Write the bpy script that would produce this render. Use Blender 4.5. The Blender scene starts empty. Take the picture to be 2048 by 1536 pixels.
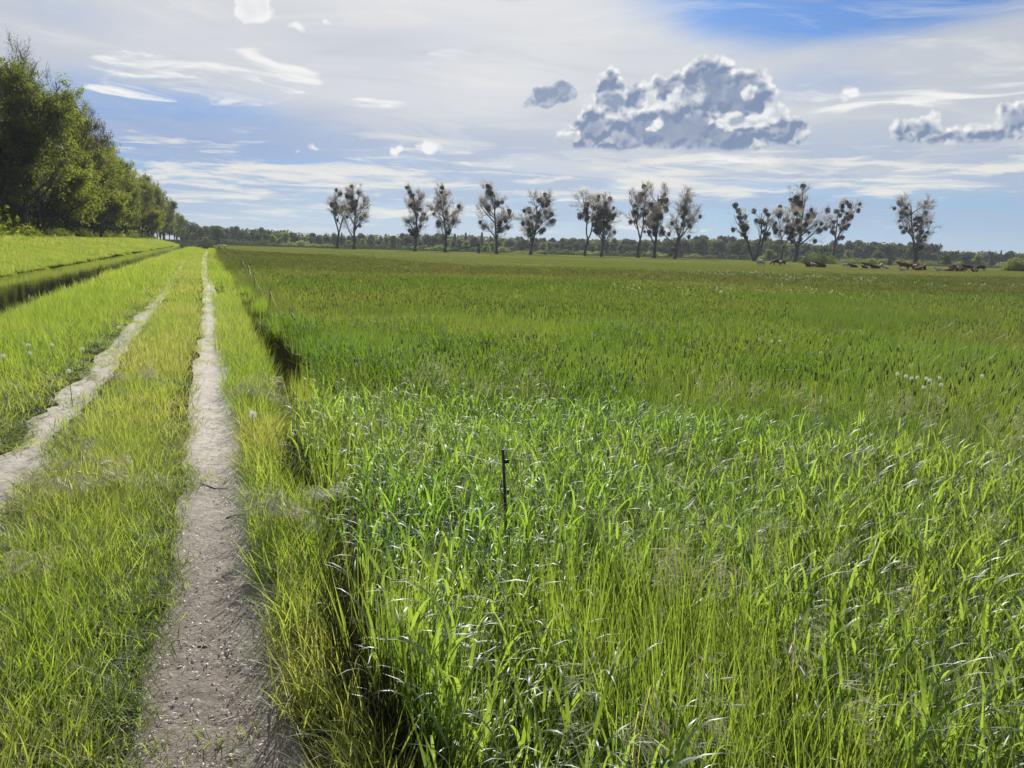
import bpy, bmesh, math, random
import numpy as np
from mathutils import Vector, Matrix

R = math.radians
random.seed(7)
rng = np.random.default_rng(11)
SC = bpy.context.scene
COL = SC.collection
CAM_H = 1.6
YAW, PITCH, ROLL = R(21.4), R(-9.97), math.atan(0.029)
FPX = 1538.0

# ---------------------------------------------------------------- survey helper
_f = np.array([math.sin(YAW)*math.cos(PITCH), math.cos(YAW)*math.cos(PITCH), math.sin(PITCH)])
_r0 = np.array([math.cos(YAW), -math.sin(YAW), 0.0])
_u0 = np.cross(_r0, _f)
_r = math.cos(ROLL)*_r0 + math.sin(ROLL)*_u0
_u = math.cos(ROLL)*_u0 - math.sin(ROLL)*_r0

def ray(px, py):
    d = _f*FPX + _r*(px-1024) - _u*(py-768)
    return d/np.linalg.norm(d)

def at_z(px, py, z=0.0):
    """ground point seen at a photo pixel, on the level z"""
    d = ray(px, py)
    t = (z-CAM_H)/d[2]
    return float(d[0]*t), float(d[1]*t)

def at_depth(px, py, dep):
    d = ray(px, py)
    t = dep/float(d @ _f)
    return float(d[0]*t), float(d[1]*t), CAM_H+float(d[2]*t)

def azel(px, py):
    d = ray(px, py)
    return math.degrees(math.atan2(d[0], d[1])), math.degrees(math.asin(d[2]))

SUN_AZ, SUN_EL = azel(940, 300)[0], 33.0

# ---------------------------------------------------------------- object helpers
def tag(o, label=None, cat=None, group=None, kind=None):
    if label: o['label'] = label
    if cat: o['category'] = cat
    if group: o['group'] = group
    if kind: o['kind'] = kind
    return o

def mesh_np(name, verts, faces, mats=(), smooth=False, mat_idx=None):
    """verts (n,3), faces: (m,4) or (m,3) int array, or list of arrays"""
    me = bpy.data.meshes.new(name)
    verts = np.asarray(verts, dtype=np.float32)
    fl = faces if isinstance(faces, list) else [faces]
    fl = [np.asarray(f, dtype=np.int32) for f in fl if len(f)]
    loops = np.concatenate([f.ravel() for f in fl])
    tot = np.concatenate([np.full(len(f), f.shape[1], np.int32) for f in fl])
    st = np.concatenate([[0], np.cumsum(tot)[:-1]]).astype(np.int32)
    me.vertices.add(len(verts)); me.vertices.foreach_set('co', verts.ravel())
    me.loops.add(len(loops)); me.loops.foreach_set('vertex_index', loops)
    me.polygons.add(len(tot)); me.polygons.foreach_set('loop_start', st)
    try: me.polygons.foreach_set('loop_total', tot)
    except Exception: pass
    if mat_idx is not None: me.polygons.foreach_set('material_index', np.asarray(mat_idx, np.int32))
    me.polygons.foreach_set('use_smooth', np.full(len(tot), smooth, bool))
    for m in (mats if isinstance(mats, (list, tuple)) else [mats]): me.materials.append(m)
    me.update(calc_edges=True); me.validate()
    return me

def link(name, me, parent=None, loc=None):
    o = bpy.data.objects.new(name, me); COL.objects.link(o)
    if parent is not None: o.parent = parent
    if loc is not None: o.location = loc
    return o

def empty(name, loc, rz=0.0):
    o = bpy.data.objects.new(name, None); COL.objects.link(o)
    o.location = loc; o.rotation_euler.z = rz; o.empty_display_size = 0.3
    return o

def children(o): return [c for c in bpy.data.objects if c.parent is o]

def copy_tree(o, parent=None, kids=None):
    c = o.copy(); COL.objects.link(c); c.parent = parent
    for k in ('label',):
        if k in c and parent is None: del c[k]
    for ch in (kids if kids is not None else children(o)):
        copy_tree(ch, c)
    return c

class MB:
    """collects tubes, boxes, quads into one mesh"""
    def __init__(s): s.v=[]; s.q=[]; s.t=[]; s.n=0
    def add(s, v, q=None, t=None):
        v=np.asarray(v,float)
        if q is not None and len(q): s.q.append(np.asarray(q)+s.n)
        if t is not None and len(t): s.t.append(np.asarray(t)+s.n)
        s.v.append(v); s.n+=len(v)
    def tube(s, P, rad, k=6, cap=True):
        P=np.asarray(P,float); n=len(P); rad=np.broadcast_to(np.asarray(rad,float),(n,))
        T=np.gradient(P,axis=0); T/=np.linalg.norm(T,axis=1)[:,None]+1e-9
        ref=np.array([0,0,1.]) if abs(T[0][2])<.9 else np.array([1.,0,0])
        A=np.cross(T,ref); A/=np.linalg.norm(A,axis=1)[:,None]+1e-9
        B=np.cross(T,A)
        a=np.arange(k)*2*math.pi/k
        V=P[:,None,:]+rad[:,None,None]*(A[:,None,:]*np.cos(a)[None,:,None]+B[:,None,:]*np.sin(a)[None,:,None])
        V=V.reshape(-1,3)
        i=np.arange(n-1)[:,None]*k; j=np.arange(k)[None,:]; j2=(j+1)%k
        q=np.stack([i+j,i+j2,i+k+j2,i+k+j],-1).reshape(-1,4)
        t=[]
        if cap:
            V=np.concatenate([V,P[:1],P[-1:]]); c0=n*k; c1=c0+1
            t=[[c0,(m+1)%k,m] for m in range(k)]+[[c1,(n-1)*k+m,(n-1)*k+(m+1)%k] for m in range(k)]
        s.add(V,q,t)
    def box(s, c, d, M=None):
        c=np.asarray(c,float); d=np.asarray(d,float)/2
        V=np.array([[x,y,z] for x in(-1,1) for y in(-1,1) for z in(-1,1)],float)*d
        if M is not None: V=V@np.asarray(M).T
        s.add(V+c,[[0,1,3,2],[4,6,7,5],[0,4,5,1],[2,3,7,6],[0,2,6,4],[1,5,7,3]])
    def mesh(s,name,mats,smooth=True):
        f=[]
        if s.q: f.append(np.concatenate(s.q))
        if s.t: f.append(np.concatenate(s.t))
        return mesh_np(name,np.concatenate(s.v),f,mats,smooth)

# ---------------------------------------------------------------- node helpers
class S:
    """socket wrapper: arithmetic on sockets makes Math nodes"""
    nt=None
    def __init__(s,k): s.k=k
    @staticmethod
    def m(op,*a,clamp=False):
        n=S.nt.nodes.new('ShaderNodeMath'); n.operation=op; n.use_clamp=clamp
        for i,x in enumerate(a):
            if isinstance(x,S): S.nt.links.new(x.k,n.inputs[i])
            else: n.inputs[i].default_value=float(x)
        return S(n.outputs[0])
    def __add__(a,b): return S.m('ADD',a,b)
    __radd__=__add__
    def __sub__(a,b): return S.m('SUBTRACT',a,b)
    def __rsub__(a,b): return S.m('SUBTRACT',b,a)
    def __mul__(a,b): return S.m('MULTIPLY',a,b)
    __rmul__=__mul__
    def __truediv__(a,b): return S.m('DIVIDE',a,b)
    def __rtruediv__(a,b): return S.m('DIVIDE',b,a)
    def pow(a,b): return S.m('POWER',a,b)
    def max(a,b): return S.m('MAXIMUM',a,b)
    def min(a,b): return S.m('MINIMUM',a,b)
    def smax(a,b,k): return S.m('SMOOTH_MAX',a,b,k)
    def sqrt(a): return S.m('SQRT',a)
    def clamp(a): return S.m('ADD',a,0.0,clamp=True)
    def ss(a,lo,hi):
        n=S.nt.nodes.new('ShaderNodeMapRange'); n.interpolation_type='SMOOTHSTEP'
        S.nt.links.new(a.k,n.inputs[0])
        for i,x in ((1,lo),(2,hi)):
            if isinstance(x,S): S.nt.links.new(x.k,n.inputs[i])
            else: n.inputs[i].default_value=x
        n.inputs[3].default_value=0; n.inputs[4].default_value=1
        return S(n.outputs[0])

def nd(nt,typ,ins=None,**props):
    n=nt.nodes.new(typ)
    for k,v in props.items(): setattr(n,k,v)
    for k,v in (ins or {}).items():
        so=n.inputs[k]
        if isinstance(v,S): nt.links.new(v.k,so)
        elif isinstance(v,bpy.types.NodeSocket): nt.links.new(v,so)
        else:
            if isinstance(v,(tuple,list)) and len(v)==3 and so.type=='RGBA': v=(*v,1)
            so.default_value=v
    return n

def mixc(nt,fac,a,b,mode='MIX'):
    n=nt.nodes.new('ShaderNodeMix'); n.data_type='RGBA'; n.blend_type=mode
    for idx,x in ((0,fac),(6,a),(7,b)):
        so=n.inputs[idx]
        if isinstance(x,S): nt.links.new(x.k,so)
        elif isinstance(x,bpy.types.NodeSocket): nt.links.new(x,so)
        elif isinstance(x,(tuple,list)): so.default_value=(*x[:3],1)
        else: so.default_value=x
    return n.outputs[2]

def noise(nt,vec,scale,detail=4,rough=.5,dist=0.0,lac=2.0):
    n=nd(nt,'ShaderNodeTexNoise',{'Scale':scale,'Detail':detail,'Roughness':rough,'Distortion':dist,'Lacunarity':lac})
    if vec is not None: nt.links.new(vec,n.inputs['Vector'])
    return n

def new_mat(name):
    m=bpy.data.materials.new(name); m.use_nodes=True
    m.node_tree.nodes.clear()
    out=m.node_tree.nodes.new('ShaderNodeOutputMaterial')
    S.nt=m.node_tree
    return m,m.node_tree,out
SUN_E=4.8; EXPO=0.45; HAZE=0.00013
# ---------------------------------------------------------------- world: sky and clouds, laid out by azimuth and elevation
def build_world():
    w=bpy.data.worlds.new('World'); SC.world=w; w.use_nodes=True
    nt=w.node_tree; nt.nodes.clear(); S.nt=nt
    out=nt.nodes.new('ShaderNodeOutputWorld')
    sky=nd(nt,'ShaderNodeTexSky',sky_type='NISHITA',sun_disc=False,sun_elevation=R(SUN_EL),sun_rotation=R(SUN_AZ),
           altitude=50,air_density=1.0,dust_density=0.6,ozone_density=1.6)
    tc=nt.nodes.new('ShaderNodeTexCoord'); D=tc.outputs['Generated']
    sp=nd(nt,'ShaderNodeSeparateXYZ',{0:D}); X,Y,Z=[S(sp.outputs[i]) for i in range(3)]
    az=S.m('ARCTAN2',X,Y)*57.29578
    el=S.m('ARCSINE',Z.min(1.0).max(-1.0))*57.29578
    zc=Z.max(0.012)
    # a level cloud deck seen in perspective
    pl=nd(nt,'ShaderNodeCombineXYZ',{0:X/(zc+0.07),1:Y/(zc+0.07),2:0.0}).outputs[0]
    pls=S.nt
    def plane(rot,sx,sy):
        mp=nd(nt,'ShaderNodeMapping',{0:pl,2:(0,0,R(rot)),3:(sx,sy,1)}); return mp.outputs[0]
    def ang(sx,sy):
        return nd(nt,'ShaderNodeCombineXYZ',{0:az*sx,1:el*sy,2:0.0}).outputs[0]
    def blob(px,py,rx,ry,u=az,v=el):
        a,e=azel(px,py)
        du=(u-a)*(26.8/rx); dv=(v-e)*(26.8/ry)
        return 1.0-(du*du+dv*dv).sqrt()
    def soft(px,py,rx,ry):
        a,e=azel(px,py)
        du=(az-a)*(26.8/rx); dv=(el-e)*(26.8/ry)
        return S.m('EXPONENT',0.0-(du*du+dv*dv))
    # --- broad warp for soft layers
    w1=noise(nt,ang(.05,.11),1.0,4,.55); w1c=nd(nt,'ShaderNodeSeparateXYZ',{0:w1.outputs['Color']})
    wu=S(w1c.outputs[0])-.5; wv=S(w1c.outputs[1])-.5
    base=mixc(nt,1.0,sky.outputs[0],SKY_TINT,'MULTIPLY')
    K=1.0/(SKY_STR*2.0**EXPO)
    def col(c): return tuple(x*K for x in c)
    hz=S.m('EXPONENT',(el.max(0.0))*(-1/5.5))
    base=mixc(nt,hz*.92,base,col(HORIZON))
    # --- deep blue openings and the high veil
    veil_n=S(noise(nt,plane(25,.55,.22),1.6,7,.62,.4).outputs[0])
    veil=(0.76+1.3*(veil_n-.5)*el.ss(2.0,9.0)
          +0.75*soft(760,60,620,150)+.55*soft(1900,190,330,110)+.35*soft(1150,160,260,120)
          -.80*soft(330,250,240,62)-.25*soft(230,300,140,60)
          -.95*soft(1610,2,320,56)-.4*soft(1740,36,240,40)-.60*soft(1690,172,200,40)
          -.35*soft(140,20,260,40)-.75*soft(1750,440,560,62)-.45*soft(560,330,300,24)-.35*soft(1080,60,160,70)
          -.35*soft(700,425,500,50))
    vm=veil.ss(.12,1.02)
    light=soft(880,60,620,240)
    vcol=mixc(nt,light,col(VEIL_FAR),col(VEIL_SUN))
    tone=S(noise(nt,plane(-15,.5,.3),1.1,5,.55,.6).outputs[0])
    greyb=(soft(760,95,260,70)*.55+soft(470,280,330,50)*.75+soft(980,250,260,50)*.35+(tone-.42)*1.3*el.ss(2.0,9.0)).clamp()
    vcol=mixc(nt,greyb*.75,vcol,col(VEIL_GREY))
    c=mixc(nt,vm*.93,base,vcol)
    fb=nd(nt,'ShaderNodeMapping',{0:ang(1,1),1:(2.0,5.0,0),2:(0,0,R(16)),3:(.07,.42,1)}).outputs[0]
    fib=S(noise(nt,fb,1.0,8,.62,1.6).outputs[0])
    c=mixc(nt,fib.ss(.48,.72)*.42*el.ss(6.0,10.0),c,col(VEIL_SUN))
    c=mixc(nt,(1.0-fib.ss(.30,.47))*.30*el.ss(6.0,10.0),c,col(VEIL_GREY))
    c=mixc(nt,(soft(300,262,330,72)*.72+soft(520,300,300,50)*.25).clamp(),c,col((.31,.41,.65)))
    # --- streaky deck near the horizon: grey-blue bases then cream tops
    st=S(noise(nt,ang(.085,.62),1.0,7,.6,.9).outputs[0])
    band=el.ss(1.0,3.0)*(1.0-el.ss(7.5,10.5))
    gm=(st+.12*band-.5).ss(.02,.16)*(1.0-el.ss(7,10))*.62
    c=mixc(nt,gm,c,col(STREAK_GREY))
    wn=noise(nt,ang(.5,1.1),1.0,3,.6); wns=nd(nt,'ShaderNodeSeparateXYZ',{0:wn.outputs['Color']})
    an2=nd(nt,'ShaderNodeCombineXYZ',{0:az*.11+(S(wns.outputs[0])-.5)*.15,1:el*1.0+(S(wns.outputs[1])-.5)*.35,2:3.3}).outputs[0]
    st2=S(noise(nt,an2,1.0,8,.58,.55).outputs[0])
    cm=(st2+.10*soft(1250,365,700,36)+.06*soft(500,410,330,60)+.09*soft(1750,340,330,50)-.02
        -.10*soft(1900,445,400,34)).ss(.53,.69)*(1.0-el.ss(6.5,9.0))*el.ss(.3,1.6)
    c=mixc(nt,cm*.85,c,col(CREAM))
    an3=nd(nt,'ShaderNodeCombineXYZ',{0:az*.2+(S(wns.outputs[1])-.5)*.2,1:el*1.9+(S(wns.outputs[0])-.5)*.5,2:7.7}).outputs[0]
    st3=S(noise(nt,an3,1.0,7,.6,.4).outputs[0])
    cm3=(st3+.08*soft(1450,390,600,34)+.10*soft(560,370,330,60)+.05*soft(1800,300,300,60)-.10*soft(1900,450,500,34)).ss(.56,.72)*(1.0-el.ss(6.5,8.0))*el.ss(.3,1.6)
    c=mixc(nt,cm3*.8,c,col(CREAM))
    # --- bright wisps of cirrus, upper left and right
    def wisps(mask,rot,sx,sy,seed,lo,hi,c,colr):
        v=nd(nt,'ShaderNodeMapping',{0:ang(1,1),1:(seed,seed*.7,0),2:(0,0,R(rot)),3:(sx,sy,1)}).outputs[0]
        n=S(noise(nt,v,1.0,7,.55,1.3).outputs[0])
        m=(n*(mask.clamp())).ss(lo,hi)
        return mixc(nt,m,c,colr)
    m1=soft(300,140,150,36)*1.2+soft(480,135,160,48)*1.25+soft(300,186,120,13)*1.25+soft(470,190,90,20)*1.15+soft(560,160,70,18)
    c=wisps(m1,10,.16,.85,4.0,.44,.66,c,col(WISP))
    m2=soft(1700,205,420,32)+soft(1800,170,300,18)+soft(1450,320,300,26)+soft(1250,60,260,80)*.7+soft(900,110,70,14)*1.3+soft(740,205,120,16)*1.1
    c=wisps(m2,3,.12,.7,9.0,.42,.66,c,col(WISP))
    # --- cumulus: lobes in az/el with a billowy warp, composed back to front
    b1=noise(nt,D,24.0,8,.57); b1c=nd(nt,'ShaderNodeSeparateXYZ',{0:b1.outputs['Color']})
    b2=noise(nt,D,9.0,3,.5); b2c=nd(nt,'ShaderNodeSeparateXYZ',{0:b2.outputs['Color']})
    U=az+(S(b1c.outputs[0])-.5)*2.0+(S(b2c.outputs[0])-.5)*1.2
    V=el+(S(b1c.outputs[1])-.5)*1.7+(S(b2c.outputs[1])-.5)*.8
    fine=S(b1.outputs['Fac'])
    # billows: rounded cells, and the same a little nearer the sun, so that their sunward flanks are brighter
    sa,se=R(SUN_AZ),R(SUN_EL)
    sv=(math.sin(sa)*math.cos(se),math.cos(sa)*math.cos(se),math.sin(se))
    tos=nd(nt,'ShaderNodeVectorMath',{0:nd(nt,'ShaderNodeVectorMath',{0:sv,1:D},operation='SUBTRACT').outputs[0]},operation='NORMALIZE').outputs[0]
    wv_=nd(nt,'ShaderNodeVectorMath',{0:b1.outputs['Color'],1:(.03,.03,.03)},operation='MULTIPLY').outputs[0]
    P0=nd(nt,'ShaderNodeVectorMath',{0:D,1:wv_},operation='ADD').outputs[0]
    P1=nd(nt,'ShaderNodeVectorMath',{0:P0,1:nd(nt,'ShaderNodeVectorMath',{0:tos,3:.0065},operation='SCALE').outputs[0]},operation='ADD').outputs[0]
    def cells(P): return S(nd(nt,'ShaderNodeTexVoronoi',{'Vector':P,'Scale':40.0,'Detail':2.0,'Roughness':.55,'Smoothness':.6},feature='SMOOTH_F1').outputs['Distance'])
    puff=cells(P0); flank=(cells(P1)-puff)
    def cumulus(c,lobes,base=None,rim=.6,edge=.2,body=BODY,bright=BRIGHT,power=1.0,tex=.5,fl=1.9,frag=.35,lowk=.5):
        d=None
        for L in lobes:
            q=blob(*L,u=U,v=V)*(min(L[2],L[3])/30.0)
            d=q if d is None else d.smax(q,.10)
        d0=d
        d=d+(.42-puff)*.55+(fine-.5)*frag
        m=d
        if base is not None:
            e0=azel(*base)[1]
            m=d.min((el-e0+(fine-.5)*1.1)*.8)
        mask=m.ss(0.0,edge)
        deep=d.ss(.25,1.3); low=(1.0-((el-(azel(*base)[1] if base else -99))*lowk).clamp())*.9 if base else 0.0; t=((d0*.42+d*.58+(fine-.5)*tex*.6+low).ss(edge*.6,rim)-flank*(fl-fl*.92*deep)+(fine-.5)*.30*deep-.12*deep).clamp()
        cc=mixc(nt,t*power,col(bright),col(body))
        return mixc(nt,mask,c,cc)
    c=cumulus(c,[(1085,196,62,34),(1120,186,44,36),(1062,204,32,24)],rim=.3,power=.85,bright=(.66,.70,.76),edge=.3)
    c=cumulus(c,[(1350,262,250,60),(1222,185,46,62),(1420,175,70,66),(1405,140,36,30),(1345,170,50,42),(1485,190,66,60),
                 (1515,150,26,38),(1180,255,72,48),(1570,258,66,40),(1270,190,40,40),(1460,160,34,30)],base=(1350,303),rim=.85,edge=.3)
    c=cumulus(c,[(1126,280,36,22),(1150,268,22,22)],base=(1130,300),rim=1.1,power=.55)
    c=cumulus(c,[(1385,190,52,30),(1350,207,62,15),(1405,175,26,24),(1230,200,46,34)],rim=.7,power=.86,edge=.4,bright=(.72,.75,.79))
    c=cumulus(c,[(1495,235,92,26),(1448,240,40,22),(1545,216,40,30),(1500,180,20,20)],rim=.8,power=.7,edge=.3,bright=(.84,.85,.86))
    c=cumulus(c,[(1290,262,34,14),(1316,247,17,20)],rim=1.4,power=.5,edge=.25)
    c=cumulus(c,[(1835,262,58,36),(1905,268,90,26),(1985,258,62,28),(2035,238,50,40),(2120,235,80,50),(1800,262,34,30)],base=(1900,291),rim=.95,lowk=1.1,edge=.3)
    c=cumulus(c,[(500,12,50,38),(480,2,28,28),(2050,140,16,28),(592,54,36,20),(652,46,24,18),(1355,188,22,12),(905,108,44,7)],rim=1.0,edge=.3,power=.35,body=(.6,.65,.72))
    c=cumulus(c,[(845,294,46,22),(800,298,30,13),(632,299,30,15),(592,298,28,13),(672,285,15,13),(408,314,22,10),(495,323,20,9),(1690,190,30,22)],rim=2.0,edge=.3,power=.5,body=(.68,.70,.73))
    bg=nd(nt,'ShaderNodeBackground',{0:c,1:SKY_STR})
    nt.links.new(bg.outputs[0],out.inputs[0])
    try:
        w.cycles.sampling_method='MANUAL'; w.cycles.sample_map_resolution=512
    except Exception: pass

SKY_STR=0.1
SKY_TINT=(.22,.37,.62)
VEIL_FAR=(.57,.60,.64); VEIL_SUN=(.84,.83,.81); VEIL_GREY=(.46,.50,.58); HORIZON=(.39,.52,.70)
STREAK_GREY=(.39,.48,.65); CREAM=(.84,.82,.76); WISP=(.90,.90,.88)
BODY=(.215,.285,.43); BRIGHT=(.90,.90,.89)
build_world()
# ---------------------------------------------------------------- camera, sun, view
cd=bpy.data.cameras.new('camera'); cam=bpy.data.objects.new('camera',cd); COL.objects.link(cam)
cd.sensor_width=36.0; cd.lens=36.0*FPX/2048; cd.clip_start=.05; cd.clip_end=9000
M=Matrix(((_r[0],_u[0],-_f[0],0),(_r[1],_u[1],-_f[1],0),(_r[2],_u[2],-_f[2],CAM_H),(0,0,0,1)))
cam.matrix_world=M; SC.camera=cam
sd=bpy.data.lights.new('sun','SUN'); sd.energy=SUN_E; sd.angle=R(.6); sd.color=(1.0,.93,.80)
sun=bpy.data.objects.new('sun',sd); COL.objects.link(sun)
a,e=R(SUN_AZ),R(SUN_EL)
tos=Vector((math.sin(a)*math.cos(e),math.cos(a)*math.cos(e),math.sin(e)))
sun.rotation_euler=tos.to_track_quat('Z','Y').to_euler(); sun.location=(30,60,60)
SC.view_settings.view_transform='Standard'; SC.view_settings.look='None'; SC.view_settings.gamma=1; SC.view_settings.exposure=EXPO
SC.cycles.max_bounces=6; SC.cycles.diffuse_bounces=1; SC.cycles.glossy_bounces=3; SC.cycles.transmission_bounces=4; SC.cycles.transparent_max_bounces=8
SC.cycles.caustics_reflective=False; SC.cycles.caustics_refractive=False
SC.cycles.use_denoising=True
SC.cycles.sample_clamp_indirect=6.0
SC.render.film_transparent=False
# ---------------------------------------------------------------- terrain
def lerp_tab(x, tab):
    xs=[t[0] for t in tab]; ys=[t[1] for t in tab]
    return np.interp(x, xs, ys)

PROFILE=[(-400,.7),(-40,.75),(-26,.85),(-20.5,1.0),(-18.5,.92),(-12.3,-.62),(-11.7,-.86),(-11.0,-1.5),(-6.2,-1.6),(-4.4,-.95),(-3.85,-.32),(-3.3,-.02),
         (-1.9,.02),(-1.6,.0),(-1.33,-.03),(-1.1,.01),(-.7,.03),(-.3,.01),(0,-.03),(.28,.0),(.44,.0),(.60,-.24),(.78,-.38),(1.3,-.40),(3,-.5),(4000,-.5)]
def path_shift(y):
    return lerp_tab(y,[(20,0),(27,-.06),(45,-.30),(65,-.5),(90,-.52),(136,-.28),(220,0)])

def fbm2(x,y,seed,octs=4,f=1.0):
    """smooth value noise"""
    x=np.asarray(x,float); y=np.asarray(y,float); out=np.zeros(np.broadcast(x,y).shape); a=1.0; tot=0
    for o in range(octs):
        X=x*f; Y=y*f; xi=np.floor(X).astype(np.int64); yi=np.floor(Y).astype(np.int64); xf=X-xi; yf=Y-yi
        u=xf*xf*(3-2*xf); v=yf*yf*(3-2*yf)
        def h(i,j):
            n=(i*374761393+j*668265263+(seed+o*101)*144665)&0xffffffff
            n=((n^(n>>13))*1274126177)&0xffffffff
            return ((n^(n>>16))&0xffff)/65535.0
        out+=a*((h(xi,yi)*(1-u)+h(xi+1,yi)*u)*(1-v)+(h(xi,yi+1)*(1-u)+h(xi+1,yi+1)*u)*v)
        tot+=a; a*=.5; f*=2.03
    return out/tot

def ground_z(x,y,fine=True):
    x=np.asarray(x,float); y=np.asarray(y,float)
    sx=x-path_shift(y)*np.clip(1-np.abs(x+.6)/3.2,0,1)
    z=lerp_tab(sx,PROFILE)
    near=np.clip(1-np.abs(x+.5)/2.5,0,1)
    amp=np.where((x<-3.8)&(x>-12),.05,.16)*(1-near)
    z=z+(fbm2(x,y,3,3,.16)-.5)*amp
    far=np.clip((np.hypot(x,y)-260)/300,0,1)*np.clip((x-20)/40,0,1)
    z=z+far*.12*np.clip((x-150)/200,0,1)
    if fine: z=z+(fbm2(x,y,5,3,1.7)-.5)*.05*np.clip(np.abs(x+.5)-1.2,0,1)
    return z

def axis(parts):
    out=[]
    for a,b,s in parts: out.append(np.arange(a,b,s))
    return np.unique(np.round(np.concatenate(out),4))

# ground sheet: one mesh, fine where it is near
gx=axis([(-1400,-400,100),(-400,-60,20),(-60,-26,2),(-26,-14,.6),(-14,-3,.22),(-3,1.6,.08),(1.6,8,.3),(8,40,1.2),(40,200,6),(200,600,25),(600,1401,100)])
gy=axis([(-40,0,4),(0,12,.16),(12,40,.6),(40,140,2.2),(140,420,9),(420,900,30),(900,1501,100)])
GX,GY=np.meshgrid(gx,gy,indexing='ij')
GZ=ground_z(GX,GY)
V=np.stack([GX,GY,GZ],-1).reshape(-1,3)
ni,nj=GX.shape
I,J=np.meshgrid(np.arange(ni-1),np.arange(nj-1),indexing='ij')
F=np.stack([I*nj+J,(I+1)*nj+J,(I+1)*nj+J+1,I*nj+J+1],-1).reshape(-1,4)

def mow_y(x):
    """far edge of the tall ungrazed meadow"""
    return lerp_tab(x,[(2,170),(4,150),(17,105),(21,66),(41,60),(75,62),(120,66)])

def ground_material():
    m,nt,out=new_mat('meadow_soil')
    pos=nd(nt,'ShaderNodeNewGeometry').outputs['Position']
    sp=nd(nt,'ShaderNodeSeparateXYZ',{0:pos}); x=S(sp.outputs[0]); y=S(sp.outputs[1])
    n1=noise(nt,pos,.35,5,.6); n2=noise(nt,pos,9,5,.65); n3=noise(nt,pos,.03,4,.55)
    soil=mixc(nt,S(n2.outputs[0]).ss(.35,.7),(.045,.035,.025),(.11,.09,.065))
    gr=mixc(nt,S(n1.outputs[0]).ss(.3,.7),(.05,.075,.018),(.085,.105,.03))
    gr=mixc(nt,S(n3.outputs[0]).ss(.45,.65)*.5,gr,(.12,.13,.04))
    near=mixc(nt,S(n1.outputs[0]).ss(.3,.8)*.55,soil,(.05,.075,.018))
    far=((x*x+y*y).sqrt()).ss(18,60)
    c=mixc(nt,far,near,gr)
    bp=nd(nt,'ShaderNodeBump',{'Strength':.6,'Distance':.03,'Height':n2.outputs[0]})
    b=nd(nt,'ShaderNodeBsdfDiffuse',{'Color':c,'Roughness':1.0,'Normal':bp.outputs[0]})
    nt.links.new(b.outputs[0],out.inputs[0]); return m
g=link('ground',mesh_np('ground',V,F,ground_material(),True)); tag(g,kind='structure')

# the two wheel tracks: bare sandy soil laid 4 mm proud of the ground sheet
def soil_material():
    m,nt,out=new_mat('bare_track_soil')
    pos=nd(nt,'ShaderNodeNewGeometry').outputs['Position']
    sp=nd(nt,'ShaderNodeSeparateXYZ',{0:pos}); y=S(sp.outputs[1])
    n1=noise(nt,pos,1.6,5,.62); n2=noise(nt,pos,14,6,.7); n3=noise(nt,pos,60,4,.7)
    damp=(1.0-(y+(S(n1.outputs[0])-.5)*2.2).ss(2.8,7.5))
    dry=mixc(nt,S(n2.outputs[0]).ss(.3,.7),(.36,.335,.305),(.52,.49,.45))
    wet=mixc(nt,S(n2.outputs[0]).ss(.3,.72),(.125,.106,.094),(.215,.188,.168))
    c=mixc(nt,damp*.95,dry,wet)
    c=mixc(nt,S(n1.outputs[0]).ss(.55,.75)*.4,c,(.16,.135,.105))
    sp2=S(n3.outputs[0]).ss(.62,.74)
    c=mixc(nt,sp2*.6,c,(.07,.055,.045))
    vo=nd(nt,'ShaderNodeTexVoronoi',{'Vector':pos,'Scale':34.0,'Randomness':1.0},feature='DISTANCE_TO_EDGE')
    h=S(n2.outputs[0])*.7+S(n3.outputs[0])*.35+S(vo.outputs[0]).ss(0,.08)*.12
    bp=nd(nt,'ShaderNodeBump',{'Strength':.9,'Distance':.022,'Height':h})
    b=nd(nt,'ShaderNodeBsdfPrincipled',{'Base Color':c,'Roughness':.85,'Normal':bp.outputs[0],'Specular IOR Level':.25})
    nt.links.new(b.outputs[0],out.inputs[0]); return m
SOIL=soil_material()
TRACKS={'right':(-.02,.215),'left':(-1.33,.165)}
def track_edges(side,y):
    cx,hw=TRACKS[side]; s=1 if side=='right' else 2
    rough=.14 if side=='right' else .22
    w=hw*np.where(y<4,1.0+.45*np.clip((4.2-y)/2,0,1),1.0)*lerp_tab(y,[(0,1),(12,.95),(30,.85),(60,.9),(400,.9)])
    l=cx+path_shift(y)-w-(fbm2(y,y*0+1,20+s,4,1.3)-.5)*rough*1.5*np.where(y>25,.6,1)
    r=cx+path_shift(y)+w+(fbm2(y,y*0+5,40+s,4,1.3)-.5)*rough*1.5
    return l,r
def build_track(side):
    ys=axis([(-2,1.5,.2),(1.5,9,.013),(9,25,.07),(25,80,.35),(80,132,2)]); k=33
    l,r=track_edges(side,ys); t=np.linspace(0,1,k)
    X=l[:,None]+(r-l)[:,None]*t[None,:]; Yy=np.repeat(ys[:,None],k,1)
    Z=ground_z(X,Yy)+.004+((fbm2(X,Yy,77,4,9.0)-.5)*.02+(fbm2(X,Yy,78,3,38.0)-.5)*.011)*np.sin(t*math.pi)[None,:]+.008*np.sin(t*math.pi)[None,:]
    V=np.stack([X,Yy,Z],-1).reshape(-1,3)
    I,J=np.meshgrid(np.arange(len(ys)-1),np.arange(k-1),indexing='ij')
    F=np.stack([I*k+J,I*k+J+1,(I+1)*k+J+1,(I+1)*k+J],-1).reshape(-1,4)
    o=link('path',mesh_np('path',V,F,SOIL,True)); tag(o,kind='structure')
build_track('right'); build_track('left')

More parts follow.
